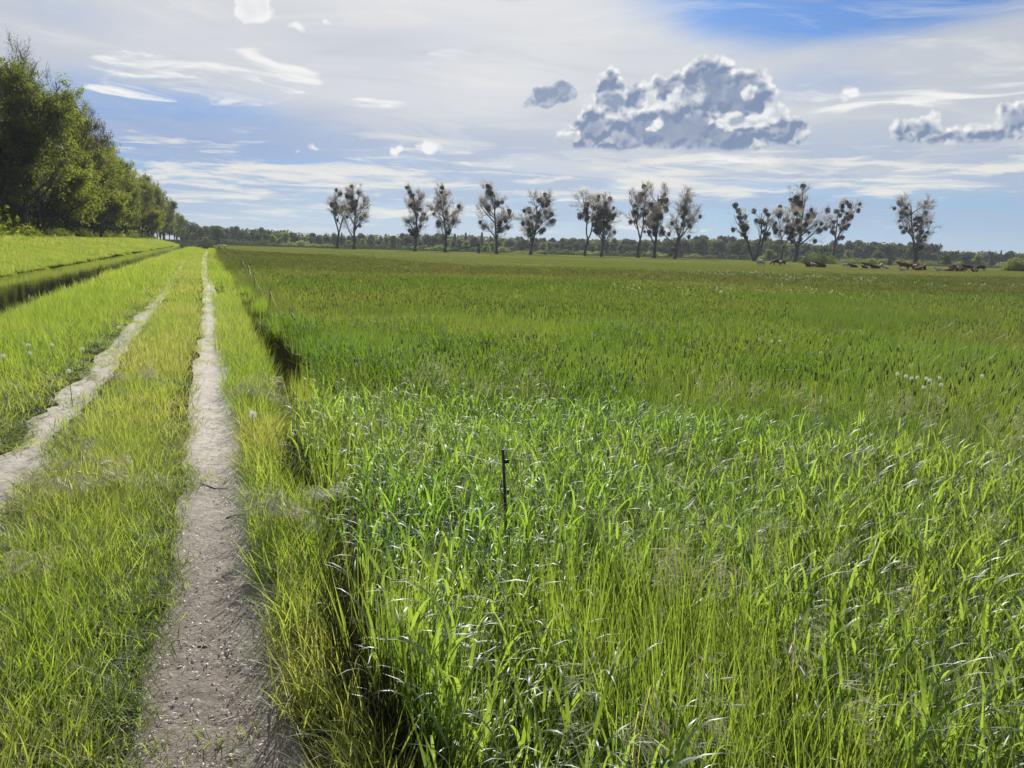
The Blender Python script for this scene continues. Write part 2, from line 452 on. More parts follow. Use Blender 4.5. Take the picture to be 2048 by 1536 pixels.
# canal water
def water_material():
    m,nt,out=new_mat('canal_water')
    pos=nd(nt,'ShaderNodeNewGeometry').outputs['Position']
    mp=nd(nt,'ShaderNodeMapping',{0:pos,3:(1.0,.35,1)}).outputs[0]
    n=noise(nt,mp,2.2,4,.55)
    bp=nd(nt,'ShaderNodeBump',{'Strength':.10,'Distance':.05,'Height':n.outputs[0]})
    b=nd(nt,'ShaderNodeBsdfPrincipled',{'Base Color':(.012,.014,.010),'Roughness':.05,'IOR':1.33,'Normal':bp.outputs[0]})
    nt.links.new(b.outputs[0],out.inputs[0]); return m
WATER=water_material()
ys=axis([(-40,120,4),(120,800,20)])
Vw=np.array([[x,y,-.88] for y in ys for x in (-12.6,-3.9)])
Fw=np.array([[2*i,2*i+1,2*i+3,2*i+2] for i in range(len(ys)-1)])
tag(link('water',mesh_np('water',Vw,Fw,WATER)),kind='structure')
PONDS=[]
# two flooded hollows far out in the pasture
for (pa,pb,dep) in (((963,501.5),(981,501),.0),((1004,504.6),(1014,504.4),.0)):
    a0=at_z(*pa,-.40); b0=at_z(*pb,-.40)
    c=((a0[0]+b0[0])/2,(a0[1]+b0[1])/2); L=math.hypot(a0[0]-b0[0],a0[1]-b0[1])
    n=40; ang=np.arange(n)*2*math.pi/n; rr=1+.18*np.sin(3*ang+1)+.1*np.sin(5*ang)
    ex=np.array([math.cos(YAW),-math.sin(YAW)]); ey=np.array([math.sin(YAW),math.cos(YAW)])
    P=np.array(c)[None,:]+ex[None,:]*(np.cos(ang)*rr*L/2)[:,None]+ey[None,:]*(np.sin(ang)*rr*20)[:,None]; PONDS.append((c[0],c[1],L/2,20))
    zz=float(np.max(ground_z(P[:,0],P[:,1])))+.02
    me=bpy.data.meshes.new('pond'); me.from_pydata([(p[0],p[1],zz) for p in P],[],[list(range(n))]); me.materials.append(WATER)
    tag(link('pond',me),kind='structure')
# ---------------------------------------------------------------- grasses (stuff): clumps of modelled blades set out on points
def leaf_mat(name, fresh, dry, back_fresh, back_dry, gloss=.10, rough=.35, trans=.5, varg=.35):
    """thin leaf: reflects, lets light through, has a waxy sheen. fresh..dry follows the per-plant tint"""
    m,nt,out=new_mat(name)
    ti=S(nd(nt,'ShaderNodeAttribute',attribute_type='INSTANCER',attribute_name='tint').outputs['Fac'])
    bl=S(nd(nt,'ShaderNodeAttribute',attribute_name='bl').outputs['Fac'])
    f=(ti+(bl-.5)*varg).clamp()
    cf=mixc(nt,f,fresh,dry); cb=mixc(nt,f,back_fresh,back_dry)
    d=nd(nt,'ShaderNodeBsdfDiffuse',{'Color':cf}); t=nd(nt,'ShaderNodeBsdfTranslucent',{'Color':cb})
    mx=nd(nt,'ShaderNodeMixShader',{0:trans,1:d.outputs[0],2:t.outputs[0]})
    gl=nd(nt,'ShaderNodeBsdfGlossy',{'Color':(.9,.95,1.0),'Roughness':rough})
    fr=S(nd(nt,'ShaderNodeLayerWeight',{'Blend':.35}).outputs['Fresnel'])
    m2=nd(nt,'ShaderNodeMixShader',{0:(fr*.8+.02)*gloss/.12,1:mx.outputs[0],2:gl.outputs[0]})
    nt.links.new(m2.outputs[0],out.inputs[0]); return m

def blades(n, rad, h, w, lean=(.05,.35), bend=(.2,1.0), segs=4, rg=rng, prof=.55, dirbias=None, square=True):
    """n curved tapering blades -> verts, quads, per-face random"""
    if square: bx=rg.uniform(-rad,rad,n); by=rg.uniform(-rad,rad,n)
    else:
        a=rg.uniform(0,2*math.pi,n); q=rad*np.sqrt(rg.uniform(0,1,n)); bx=q*np.cos(a); by=q*np.sin(a)
    H=rg.uniform(*h,n); W=rg.uniform(*w,n); ph=rg.uniform(0,2*math.pi,n)
    if dirbias is not None: ph=np.where(rg.uniform(0,1,n)<dirbias[1],dirbias[0]+rg.normal(0,.6,n),ph)
    le=rg.uniform(*lean,n); be=rg.uniform(*bend,n)
    t=np.linspace(0,1,segs+1)
    th=le[:,None]+be[:,None]*t[None,:]**1.7
    ds=H[:,None]/segs
    sx=np.concatenate([np.zeros((n,1)),np.cumsum(np.sin(th[:,:-1])*ds,1)],1)
    sz=np.concatenate([np.zeros((n,1)),np.cumsum(np.cos(th[:,:-1])*ds,1)],1)
    P=np.stack([bx[:,None]+sx*np.cos(ph)[:,None],by[:,None]+sx*np.sin(ph)[:,None],sz],-1)
    tw=ph+math.pi/2+rg.normal(0,.35,n)
    wd=np.stack([np.cos(tw),np.sin(tw),np.zeros(n)],-1)
    pw=np.minimum(1,(1-t)**prof*1.05)*np.minimum(1,.55+t*2.2); pw[-1]=.04
    off=wd[:,None,:]*(W[:,None]*pw[None,:]*.5)[:,:,None]
    Vv=np.stack([P-off,P+off],2).reshape(-1,3)
    k=(segs+1)*2; b=np.arange(n)[:,None]*k; s=np.arange(segs)[None,:]*2
    Q=np.stack([b+s,b+s+1,b+s+3,b+s+2],-1).reshape(-1,4)
    return Vv,Q,np.repeat(rg.uniform(0,1,n),segs)

class Clump:
    def __init__(s): s.v=[];s.f=[];s.b=[];s.m=[];s.n=0
    def add(s,Vv,Q,b,mi=0):
        s.f.append(np.asarray(Q)+s.n); s.v.append(Vv); s.b.append(b); s.m.append(np.full(len(Q),mi)); s.n+=len(Vv); return s
    def obj(s,name,mats):
        f=np.concatenate(s.f); me=mesh_np(name,np.concatenate(s.v),f,mats,True,np.concatenate(s.m))
        a=me.attributes.new('bl','FLOAT','FACE'); b=np.concatenate(s.b).astype(np.float32)
        if len(a.data)==len(b): a.data.foreach_set('value',b)
        return bpy.data.objects.new(name,me)

def strip(P, W, side):
    """flat strip along polyline P"""
    P=np.asarray(P,float); side=np.asarray(side,float); W=np.broadcast_to(np.asarray(W,float),(len(P),))
    Vv=np.stack([P-side*W[:,None]/2,P+side*W[:,None]/2],1).reshape(-1,3)
    n=len(P)-1; Q=np.array([[2*i,2*i+1,2*i+3,2*i+2] for i in range(n)])
    return Vv,Q

def scatter(name, pts, protos, tint, scale, rotz=None, tilt=.12, label=None, zscale=None):
    """points -> geometry nodes 'Instance on Points' picking among prototype clumps; one object of kind stuff"""
    n=len(pts)
    if n==0: return
    col=bpy.data.collections.new(name+'_clumps')
    for i,p in enumerate(protos):
        p.name='clump_%s_%d'%(name,i); col.objects.link(p)
    me=bpy.data.meshes.new(name); me.vertices.add(n); me.vertices.foreach_set('co',np.asarray(pts,np.float32).ravel())
    rot=np.zeros((n,3),np.float32); rot[:,2]=rng.uniform(0,2*math.pi,n) if rotz is None else rotz
    rot[:,0]=rng.normal(0,tilt,n); rot[:,1]=rng.normal(0,tilt,n)
    me.attributes.new('rot','FLOAT_VECTOR','POINT').data.foreach_set('vector',rot.ravel())
    sc=np.repeat(np.asarray(scale,np.float32)[:,None],3,1)
    if zscale is not None: sc[:,2]*=zscale
    me.attributes.new('scl','FLOAT_VECTOR','POINT').data.foreach_set('vector',sc.ravel())
    me.attributes.new('pick','INT','POINT').data.foreach_set('value',rng.integers(0,len(protos),n).astype(np.int32))
    me.attributes.new('tint','FLOAT','POINT').data.foreach_set('value',np.asarray(tint,np.float32))
    o=link(name,me); tag(o,label,kind='stuff')
    ng=bpy.data.node_groups.new(name,'GeometryNodeTree')
    ng.interface.new_socket('Geometry',in_out='INPUT',socket_type='NodeSocketGeometry')
    ng.interface.new_socket('Geometry',in_out='OUTPUT',socket_type='NodeSocketGeometry')
    N=ng.nodes.new; gi=N('NodeGroupInput'); go=N('NodeGroupOutput')
    ci=N('GeometryNodeCollectionInfo'); ci.inputs[0].default_value=col; ci.inputs['Separate Children'].default_value=True; ci.inputs['Reset Children'].default_value=True
    ip=N('GeometryNodeInstanceOnPoints'); ip.inputs['Pick Instance'].default_value=True
    L=ng.links.new
    def na(nm,dt):
        a=N('GeometryNodeInputNamedAttribute'); a.data_type=dt; a.inputs[0].default_value=nm
        return [s for s in a.outputs if s.name=='Attribute' and s.enabled][0]
    L(gi.outputs[0],ip.inputs['Points']); L(ci.outputs[0],ip.inputs['Instance'])
    L(na('pick','INT'),ip.inputs['Instance Index'])
    er=N('FunctionNodeEulerToRotation'); L(na('rot','FLOAT_VECTOR'),er.inputs[0]); L(er.outputs[0],ip.inputs['Rotation'])
    L(na('scl','FLOAT_VECTOR'),ip.inputs['Scale'])
    L(ip.outputs[0],go.inputs[0])
    mod=o.modifiers.new('clumps','NODES'); mod.node_group=ng
    return o

def in_view(x,y,z=0,side=1.3,back=.6):
    """keeps what the photograph, or a camera a step to its side, can see"""
    x=np.asarray(x); y=np.asarray(y)
    dep=x*math.sin(YAW)+y*math.cos(YAW); lat=x*math.cos(YAW)-y*math.sin(YAW)
    return (dep>1.0-back)&(np.abs(lat)<(np.maximum(dep,.5)*.70+side))

def grid_pts(x0,x1,y0,y1,s,dmin,dmax,side=1.3,keep=1.0):
    X,Y=np.meshgrid(np.arange(x0,x1,s),np.arange(y0,y1,s),indexing='ij'); X=X.ravel(); Y=Y.ravel()
    X=X+rng.uniform(-.6,.6,len(X))*s; Y=Y+rng.uniform(-.6,.6,len(Y))*s
    d=np.hypot(X,Y); k=(d>=dmin)&(d<dmax)&in_view(X,Y,side=side)&(rng.uniform(0,1,len(X))<keep)
    return X[k],Y[k]

G_FIELD=leaf_mat('meadow_leaf',(.018,.050,.012),(.05,.070,.018),(.30,.50,.05),(.50,.58,.075),gloss=.012,rough=.45)
G_NEXT=leaf_mat('mid_field_leaf',(.019,.049,.012),(.05,.065,.018),(.205,.36,.038),(.35,.405,.062),gloss=.010,rough=.48)
G_LEAF2=leaf_mat('broad_leaf_far',(.020,.055,.016),(.04,.075,.018),(.17,.33,.018),(.32,.40,.03),gloss=.0055,rough=.5,trans=.48)
G_LEAF=leaf_mat('broad_leaf',(.020,.055,.016),(.04,.075,.020),(.33,.58,.06),(.52,.64,.085),gloss=.011,rough=.48,trans=.48)
G_MEADOW=leaf_mat('far_meadow_leaf',(.030,.060,.015),(.07,.072,.028),(.115,.18,.026),(.19,.195,.055),gloss=.008,rough=.55)
G_PAST=leaf_mat('pasture_leaf',(.07,.095,.03),(.14,.13,.06),(.20,.25,.05),(.32,.31,.12),gloss=.006,rough=.6)
G_VERGE=leaf_mat('verge_leaf',(.045,.100,.016),(.15,.15,.05),(.39,.58,.048),(.76,.72,.16),gloss=.008,rough=.55)
G_STRAW=leaf_mat('straw',(.33,.27,.16),(.42,.36,.26),(.45,.36,.20),(.5,.42,.3),gloss=.015,rough=.6)
G_MID=leaf_mat('mid_meadow_leaf',(.020,.048,.012),(.05,.058,.018),(.16,.27,.03),(.28,.315,.055),gloss=.012,rough=.5)
G_DEAD=leaf_mat('bleached_straw',(.46,.44,.41),(.60,.58,.55),(.36,.34,.31),(.42,.40,.37),gloss=.015,rough=.6)
G_SHADE=leaf_mat('shade_stem',(.022,.026,.010),(.055,.045,.022),(.02,.025,.006),(.05,.04,.015),gloss=.004,rough=.6,trans=.25)  # dark and barely translucent: shade of the trough put into the blade colour
G_HEAD=leaf_mat('seed_head',(.11,.09,.08),(.18,.14,.12),(.14,.12,.08),(.26,.2,.14),gloss=.015,rough=.6)
G_AWN=leaf_mat('brome_awn',(.34,.36,.24),(.42,.40,.28),(.42,.46,.22),(.48,.45,.28),gloss=.02,rough=.5)

def field_clump(n,rad,h,w,segs,broad=.25,rg=rng):
    c=Clump(); nb=int(n*broad)
    c.add(*blades(n-nb,rad,h,w,lean=(.0,.30),bend=(.1,.7),segs=segs))
    if nb: c.add(*blades(nb,rad,(h[0]*.9,h[1]*.95),(w[1]*1.0,w[1]*1.9),lean=(.0,.25),bend=(.7,2.3),segs=segs+2,prof=.7))
    return c
def leaf_stalks(n,rad,H,lw=(.009,.016),ll=(.16,.30),per=6,segs=6):
    """stems with broad arching leaves set along them"""
    c=Clump(); m=n*per
    bx=rng.uniform(-rad,rad,n); by=rng.uniform(-rad,rad,n); hh=rng.uniform(*H,n); la=rng.uniform(0,6.28,n); le=rng.uniform(0,.16,n)
    f=np.tile(np.linspace(.28,1.0,per),n)+rng.uniform(-.06,.06,m); i=np.repeat(np.arange(n),per); f=np.minimum(f,1)
    q=f*hh[i]; B=np.stack([bx[i]+q*np.sin(le[i])*np.cos(la[i]),by[i]+q*np.sin(le[i])*np.sin(la[i]),q*np.cos(le[i])],-1)
    v,Q,b=blades(m,0.0,ll,lw,lean=(.12,.60),bend=(.7,2.5),segs=segs,prof=.75)
    v=v+np.repeat(B,(segs+1)*2,0); c.add(v,Q,b)
    A=np.stack([bx,by,np.zeros(n)],-1); T=A+np.stack([hh*np.sin(le)*np.cos(la),hh*np.sin(le)*np.sin(la),hh*np.cos(le)],-1)
    d=T-A; s=np.cross(d,rng.normal(0,1,d.shape)); s/=np.linalg.norm(s,axis=1)[:,None]
    V=np.stack([A-s*.002,A+s*.002,T+s*.0012,T-s*.0012],1).reshape(-1,3); c.add(V,np.arange(4*n).reshape(n,4),np.full(n,.3))
    return c
def short_clump(n,rad,h,w,segs,straw=.12,lean=(.1,.6),bend=(.2,1.0)):
    c=Clump(); ns=int(n*straw)
    c.add(*blades(n-ns,rad,h,w,lean=lean,bend=bend,segs=segs),0)
    if ns: c.add(*blades(ns,rad,(h[0],h[1]*1.15),(w[0]*.5,w[1]*.6),lean=(lean[0],lean[1]+.3),bend=bend,segs=segs),1)
    return c
def brome_plant(nst=5,hgt=.5):
    """stems with one-sided drooping awned panicles"""
    c=Clump()
    for i in range(nst):
        a=rng.uniform(0,2*math.pi); H=hgt*rng.uniform(.75,1.15); lean=rng.uniform(.15,.6)
        t=np.linspace(0,1,9); th=lean*.4+lean*1.5*t**2.2
        P=np.zeros((9,3)); P[:,:2]=rng.uniform(-.06,.06,2)
        for k in range(1,9):
            P[k]=P[k-1]+H/8*np.array([math.sin(th[k])*math.cos(a),math.sin(th[k])*math.sin(a),math.cos(th[k])])
        sd=np.array([-math.sin(a),math.cos(a),0])
        Vv,Q=strip(P,.0022,sd); c.add(Vv,Q,np.full(len(Q),rng.uniform()),0)
        for q in range(14):
            b=P[6]+(P[8]-P[6])*rng.uniform(0,1)
            az=a+rng.normal(0,.7); L1=rng.uniform(.02,.05)
            p1=b+L1*np.array([math.cos(az)*.8,math.sin(az)*.8,rng.uniform(-.3,.3)])
            dr=np.array([math.cos(az),math.sin(az),rng.uniform(-1.1,-.1)]); dr/=np.linalg.norm(dr)
            p2=p1+dr*rng.uniform(.02,.03); sdd=np.cross(dr,[0,0,1.]); sdd/=np.linalg.norm(sdd)+1e-9
            Vv,Q=strip([b,p1],.0008,sdd); c.add(Vv,Q,np.full(1,.5),1)
            Vv,Q=strip([p1,(p1+p2)/2,p2],[.0014,.0056,.0014],sdd); c.add(Vv,Q,np.full(2,rng.uniform()),1)
            for z in range(4):
                de=dr+rng.normal(0,.16,3); p3=p2+de*rng.uniform(.025,.045); s2=np.cross(de,rng.normal(0,1,3)); s2/=np.linalg.norm(s2)+1e-9
                Vv,Q=strip([(p1+p2)/2,p3],[.0016,.0009],s2); c.add(Vv,Q,np.full(1,rng.uniform()),1)
    return c
def foxtail_plant(nst=4,hgt=.62,k=1.0,spread=.1):
    c=Clump()
    for i in range(nst):
        a=rng.uniform(0,2*math.pi); le=rng.uniform(0,.22); H=hgt*rng.uniform(.8,1.15)
        d=np.array([math.sin(le)*math.cos(a),math.sin(le)*math.sin(a),math.cos(le)])
        b=np.array([*rng.uniform(-spread,spread,2),0]); tip=b+d*H
        for s_ in ((1,0,0),(0,1,0)):
            Vv,Q=strip([b,tip],.0025*k,s_); c.add(Vv,Q,np.full(1,.4),0)
        u=np.cross(d,[1,0,0]); u/=np.linalg.norm(u); v=np.cross(d,u)
        t=np.array([0,.2,.7,1]); r=np.array([.002,.0048,.0042,.001])*k
        ang=np.arange(5)*2*math.pi/5
        Vv=(tip[None,None,:]+d*(t*.06*(1+.3*(k-1)))[:,None,None]+r[:,None,None]*(u*np.cos(ang)[None,:,None]+v*np.sin(ang)[None,:,None])).reshape(-1,3)
        Q=np.array([[r_*5+j,r_*5+(j+1)%5,(r_+1)*5+(j+1)%5,(r_+1)*5+j] for r_ in range(3) for j in range(5)])
        c.add(Vv,Q,np.full(15,rng.uniform()),1)
    return c

def tints(x,y,f,seed,lo=0.0,hi=1.0):
    n=fbm2(x,y,seed,4,f); return np.clip(lo+(hi-lo)*np.clip((n-.3)/.4,0,1),0,1)

def put(name,x,y,protos,tint,smin=.8,smax=1.2,dz=0.0,**kw):
    z=ground_z(x,y)+dz
    return scatter(name,np.stack([x,y,z],-1),protos,tint,rng.uniform(smin,smax,len(x)),**kw)

# --- tall meadow right of the path
FX0=.78
def field_edge(y): return .68+.05*np.sin(y*1.9)+lerp_tab(y,[(2,-.12),(4,-.06),(8,.1),(12,.2),(30,.35),(200,.5)])+(fbm2(y,y*0,9,3,.8)-.5)*.3
def gap(x,y):
    """dark hollow in the edge of the meadow"""
    return (((x-.98)/.34)**2+((y-11.0)/2.5)**2<1)
HF=lambda x,y: np.where(x<1.2,.75,1.0)*(.82+.36*fbm2(x,y,31,3,.45))
x,y=grid_pts(.3,14,1.2,9,.11,0,7.2); k=(x>field_edge(y))&~gap(x,y); x,y=x[k],y[k]
lm=(fbm2(x,y,59,3,.42)+.12*((x>.8)&(x<3.2)&(y>3.6)&(y<9))+.22*((x>1.5+.25*y)&(y<5.5))-.05*((x<1.5)&(y<3.0)))>.45
xs,ys_=x[lm],y[lm]; k=rng.uniform(0,1,len(xs))<.66; xs,ys_=xs[k],ys_[k]
put('broad_grass',xs,ys_,[leaf_stalks(5,.10,(.34,.66)).obj('c',[G_LEAF]) for _ in range(6)],tints(xs,ys_,.5,58,.0,.6),.85,1.15,tilt=.1,label='broad leaved grass with silvery arching leaves')
k=~lm|(rng.uniform(0,1,len(x))<.35); x,y=x[k],y[k]
pr=[field_clump(34,.11,(.42,.80),(.004,.010),5,br).obj('c',[G_FIELD]) for br in (.05,.12,.2,.3,.1)]
put('tall_grass',x,y,pr,tints(x,y,.5,51,.0,.65),.8,1.1,zscale=HF(x,y)*1.0,tilt=.1,label='tall broad leaved meadow grass beside the path')
x,y=grid_pts(.3,24,1.2,22,.22,7.0,17); k=(x>field_edge(y))&~gap(x,y); x,y=x[k],y[k]
lm=(fbm2(x,y,59,3,.42)+.12*((x<4.5)&(y<12)))>.57
xs,ys_=x[lm],y[lm]; k=rng.uniform(0,1,len(xs))<.7; xs,ys_=xs[k],ys_[k]
put('broad_grass',xs,ys_,[leaf_stalks(16,.2,(.34,.62),per=5,segs=5).obj('c',[G_LEAF2]) for _ in range(5)],tints(xs,ys_,.4,58,.0,.6),.85,1.15,tilt=.1,label='patches of broad leaved grass further out')
k=~lm|(rng.uniform(0,1,len(x))<.5); x,y=x[k],y[k]
pr=[field_clump(95,.22,(.42,.74),(.006,.012),3,br).obj('c',[G_NEXT]) for br in (.2,.35,.45,.25)]
put('tall_grass',x,y,pr,tints(x,y,.35,51,.0,.7),.85,1.15,zscale=HF(x,y),tilt=.1,label='tall meadow grass in the middle distance')
x,y=grid_pts(.3,52,2,52,.52,16.6,46); k=(x>field_edge(y))&(y<mow_y(x)); x,y=x[k],y[k]
pr=[field_clump(190,.55,(.40,.66),(.010,.017),3,br).obj('c',[G_MID]) for br in (.05,.15,.25)]
put('tall_grass',x,y,pr,tints(x,y,.12,51,.0,.8),.9,1.15,zscale=HF(x*.6,y*.6)*.95,tilt=.05,label='tall meadow grass further out')
x,y=grid_pts(.3,140,10,172,1.35,45,175,side=4); k=(x>field_edge(y))&(y<mow_y(x)+rng.normal(0,1.2,len(y))); x,y=x[k],y[k]
pr=[field_clump(330,1.4,(.36,.60),(.02,.035),2,br).obj('c',[G_MEADOW]) for br in (.0,.1,.2)]
put('tall_grass',x,y,pr,tints(x,y,.06,52,.2,.95),.9,1.15,tilt=.02,label='ungrazed meadow up to the pasture')
# near-black stems added as the trough's shade, in the foot of the steep edge
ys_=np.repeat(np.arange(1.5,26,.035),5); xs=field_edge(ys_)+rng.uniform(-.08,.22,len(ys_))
put('edge_shade_stems',xs,ys_,[Clump().add(*blades(26,.05,(.16,.46),(.004,.009),lean=(.0,.5),bend=(.0,.6),segs=3)).obj('c',[G_SHADE]) for _ in range(4)],rng.uniform(0,1,len(xs)),.8,1.15,tilt=.1,label='dark stems added as shade in the foot of the meadow edge')
# the steep edge of the meadow above the trough
ys_=np.repeat(np.arange(1.6,26,.05),3); xs=field_edge(ys_)+rng.uniform(-.02,.2,len(ys_)); k=~gap(xs,ys_)&(fbm2(xs,ys_,44,3,1.6)>.52); xs,ys_=xs[k],ys_[k]
put('tall_grass',xs,ys_,[Clump().add(*blades(16,.05,(.38,.72),(.005,.010),lean=(.0,.16),bend=(.0,.4),segs=4)).obj('c',[G_FIELD]) for _ in range(4)],tints(xs,ys_,.9,45,0,.9),.6,1.15,tilt=.1,label='upright grass along the steep edge of the meadow')
# --- grazed pasture beyond
def pond_here(x,y):
    r=np.zeros(len(x),bool)
    for cx,cy,rx,ry in PONDS:
        dx=x-cx; dy=y-cy; u=dx*math.cos(YAW)-dy*math.sin(YAW); v=dx*math.sin(YAW)+dy*math.cos(YAW)
        r|=(np.abs(u)<rx+5)&(v>-ry-22)&(v<ry+2)
    return r
x,y=grid_pts(1.2,330,55,360,2.9,60,340,side=8); k=(y>mow_y(x)-1)&(x>1.5)&~pond_here(x,y); x,y=x[k],y[k]
pr=[field_clump(420,3.0,(.07,.16),(.04,.08),1,0).obj('c',[G_PAST]) for _ in range(3)]
put('pasture_grass',x,y,pr,tints(x,y,.03,53,.0,.55),.9,1.2,tilt=.01,label='short grazed pasture grass')
# --- verges and strips along the tracks
def on_track(x,y,m=0.0):
    r=np.zeros(len(x),bool)
    for s_ in ('right','left'):
        l,rr=track_edges(s_,y); r|=(x>l+m)&(x<rr-m)
    return r
def strips(x0,x1,name,protos,near,sp,label,tlo,thi,seed,zs=None,keepf=None,d0=0,d1=9,tilt=.15,m=.02,rotz=None):
    x,y=grid_pts(x0,x1,1.0,d1+1,sp,d0,d1); k=~on_track(x,y,m)
    if keepf is not None: k&=keepf(x,y)
    x,y=x[k],y[k]
    put(name,x,y,protos,tints(x,y,.8,seed,tlo,thi),.75,1.2,label=label,tilt=tilt,zscale=None if zs is None else zs(x,y),rotz=None if rotz is None else np.full(len(x),rotz)+rng.normal(0,.7,len(x)))
VM=[G_VERGE,G_STRAW]
sc=lambda n,r,h,w,s,st=.12,**k: [short_clump(n,r,h,w,s,st,**k).obj('c',VM) for _ in range(4)]
def low_edges(x,y):
    m=np.full(len(x),9.)
    for s_ in ('right','left'):
        l,r=track_edges(s_,y); m=np.minimum(m,np.minimum(np.abs(x-l),np.abs(x-r)))
    return .35+.65*np.clip(m/.32,0,1)
# strip between the wheel tracks
strips(-1.2,-.15,'strip_grass',sc(30,.07,(.09,.24),(.003,.006),4,.16),0,.068,'yellow green grass strip between the wheel tracks',.1,.55,61,d0=0,d1=7.0,zs=low_edges)
strips(-1.25,-.1,'strip_grass',sc(60,.15,(.09,.22),(.004,.007),3,.18),0,.14,'yellow green grass strip between the wheel tracks',.1,.6,61,d0=6.9,d1=20,zs=low_edges,m=-.04)
strips(-1.7,.1,'strip_grass',sc(110,.40,(.08,.18),(.008,.014),2,.15),0,.36,'grass strip further along the track',.1,.6,62,d0=19.5,d1=135,m=-.13,zs=low_edges)
# sparse tufts creeping on to the bare tracks
x,y=grid_pts(-1.7,.4,1.8,26,.075,0,26); k=on_track(x,y,-.02)&(fbm2(x,y,85,3,2.2)>np.where(x<-.8,.64,.70)); x,y=x[k],y[k]
put('strip_grass',x,y,sc(9,.035,(.03,.10),(.003,.005),3,.1,lean=(.3,1.1)),tints(x,y,.8,61,.1,.7),.7,1.3,label='sparse tufts growing on the bare wheel tracks')
# left verge up to the canal
tall=lambda x,y: np.clip((-1.42-x)/.5,.25,1)*(.55+.75*np.clip((-1.55-x)/1.6,0,1)+.3*(fbm2(x,y,71,3,.7)-.5))*np.interp(x,[-3.9,-3.0],[.4,1])
kl=lambda x,y:(x<-1.42+path_shift(y))
strips(-4.3,-1.3,'verge_grass',sc(34,.09,(.14,.32),(.004,.008),4,.04),0,.085,'fresh green grass verge beside the canal',.0,.5,63,zs=tall,keepf=kl,d0=0,d1=8)
strips(-4.4,-1.3,'verge_grass',sc(90,.22,(.16,.36),(.005,.009),3,.04),0,.2,'fresh green grass verge beside the canal',.0,.5,63,zs=tall,keepf=kl,d0=7.8,d1=24)
strips(-4.4,-1.3,'verge_grass',sc(180,.6,(.16,.34),(.012,.02),2,.04),0,.52,'green grass verge further along the canal',.0,.55,64,zs=tall,keepf=kl,d0=23.5,d1=150,m=-.10)
# right verge: leans out over the path
kr=lambda x,y:(x>.12)&(x<np.minimum(field_edge(y)-np.interp(y,[3,6],[.06,.13]),.58+.014*y))
strips(.1,1.2,'verge_grass',sc(24,.06,(.14,.34),(.0035,.007),4,.05,lean=(.2,.9),bend=(.2,1.1)),0,.07,'thin grass leaning over the right edge of the path',.05,.6,65,keepf=kr,d0=0,d1=8,tilt=.2)
strips(.1,1.3,'verge_grass',sc(60,.15,(.12,.34),(.004,.007),3,.1,lean=(.1,.7)),0,.15,'grass along the right edge of the path',.0,.5,65,keepf=kr,d0=7.8,d1=22)
strips(.0,1.6,'verge_grass',sc(110,.4,(.14,.32),(.008,.014),2,.08),0,.36,'grass along the right edge of the path further on',.0,.5,66,keepf=kr,d0=21.5,d1=150,m=-.11)
# far bank
strips(-21.5,-11.6,'bank_grass',sc(200,.6,(.15,.38),(.012,.022),2,.03),0,.55,'bright green grass on the far canal bank',.0,.6,67,d0=15,d1=90,m=-9)
strips(-26,-11.6,'bank_grass',sc(260,1.3,(.15,.36),(.03,.05),2,.03),0,1.2,'bright green grass on the far canal bank',.05,.65,68,d0=88,d1=330,m=-9)
# bleached dead grass between verge and meadow
x,y=grid_pts(.25,1.1,2.0,12,.05,0,10.5); dx=x-(.57+.08*np.clip((y-3)/5,0,1)); k=(np.abs(dx)<.035+.05*fbm2(x,y,15,3,2))&(fbm2(x,y,16,3,1.5)>.34); x,y=x[k],y[k]
dc=[Clump().add(*blades(40,.06,(.10,.30),(.0025,.006),lean=(.5,1.5),bend=(-.3,.8),segs=3)).obj('c',[G_DEAD]) for _ in range(4)]
put('dead_grass',x,y,dc,rng.uniform(0,1,len(x)),.8,1.3,label='bleached dead grass lying along the meadow edge')
# brome with drooping silvery heads
def brome(name,x,y,h,lab):
    put(name,x,y,[brome_plant(4,h).obj('c',[G_VERGE,G_AWN]) for _ in range(5)],rng.uniform(0,1,len(x)),.85,1.2,label=lab,tilt=.1)
x,y=grid_pts(.5,9,1.5,9,.22,0,9); k=(x>field_edge(y))&(fbm2(x,y,81,2,.9)+.09*((x>.9)&(x<3.2)&(y>2.4)&(y<5.6))>.60)&(rng.uniform(0,1,len(x))<.4); brome('brome_grass',x[k],y[k],.74,'silvery drooping brome heads over the meadow grass')
x,y=grid_pts(-1.1,-.25,1.8,9,.2,0,9); k=(fbm2(x,y,82,2,1.4)>.66)&(rng.uniform(0,1,len(x))<.5)&~on_track(x,y); brome('brome_grass',x[k],y[k],.26,'low brome heads in the strip between the tracks')
x,y=grid_pts(.2,.7,1.8,8,.13,0,8); k=~on_track(x,y); k=k&(fbm2(x,y,84,2,1.2)>.66); brome('brome_grass',x[k],y[k],.30,'brome heads bending over the path')
# foxtail heads standing over the meadow
x,y=grid_pts(2,40,5,40,.42,8,34); k=fbm2(x,y,83,2,.25)>.42; x,y=x[k],y[k]
put('foxtail_grass',x,y,[foxtail_plant(4,.66,1.15).obj('c',[G_VERGE,G_HEAD]) for _ in range(4)],rng.uniform(0,.6,len(x)),.85,1.2,label='dark foxtail seed heads above the meadow')
x,y=grid_pts(2,110,20,110,.9,33,130,side=3); k=y<mow_y(x); x,y=x[k],y[k]
put('foxtail_grass',x,y,[foxtail_plant(9,.55,1.5,.5).obj('c',[G_VERGE,G_HEAD]) for _ in range(3)],rng.uniform(0,.6,len(x)),.9,1.2,label='dark seed heads tinting the far meadow')
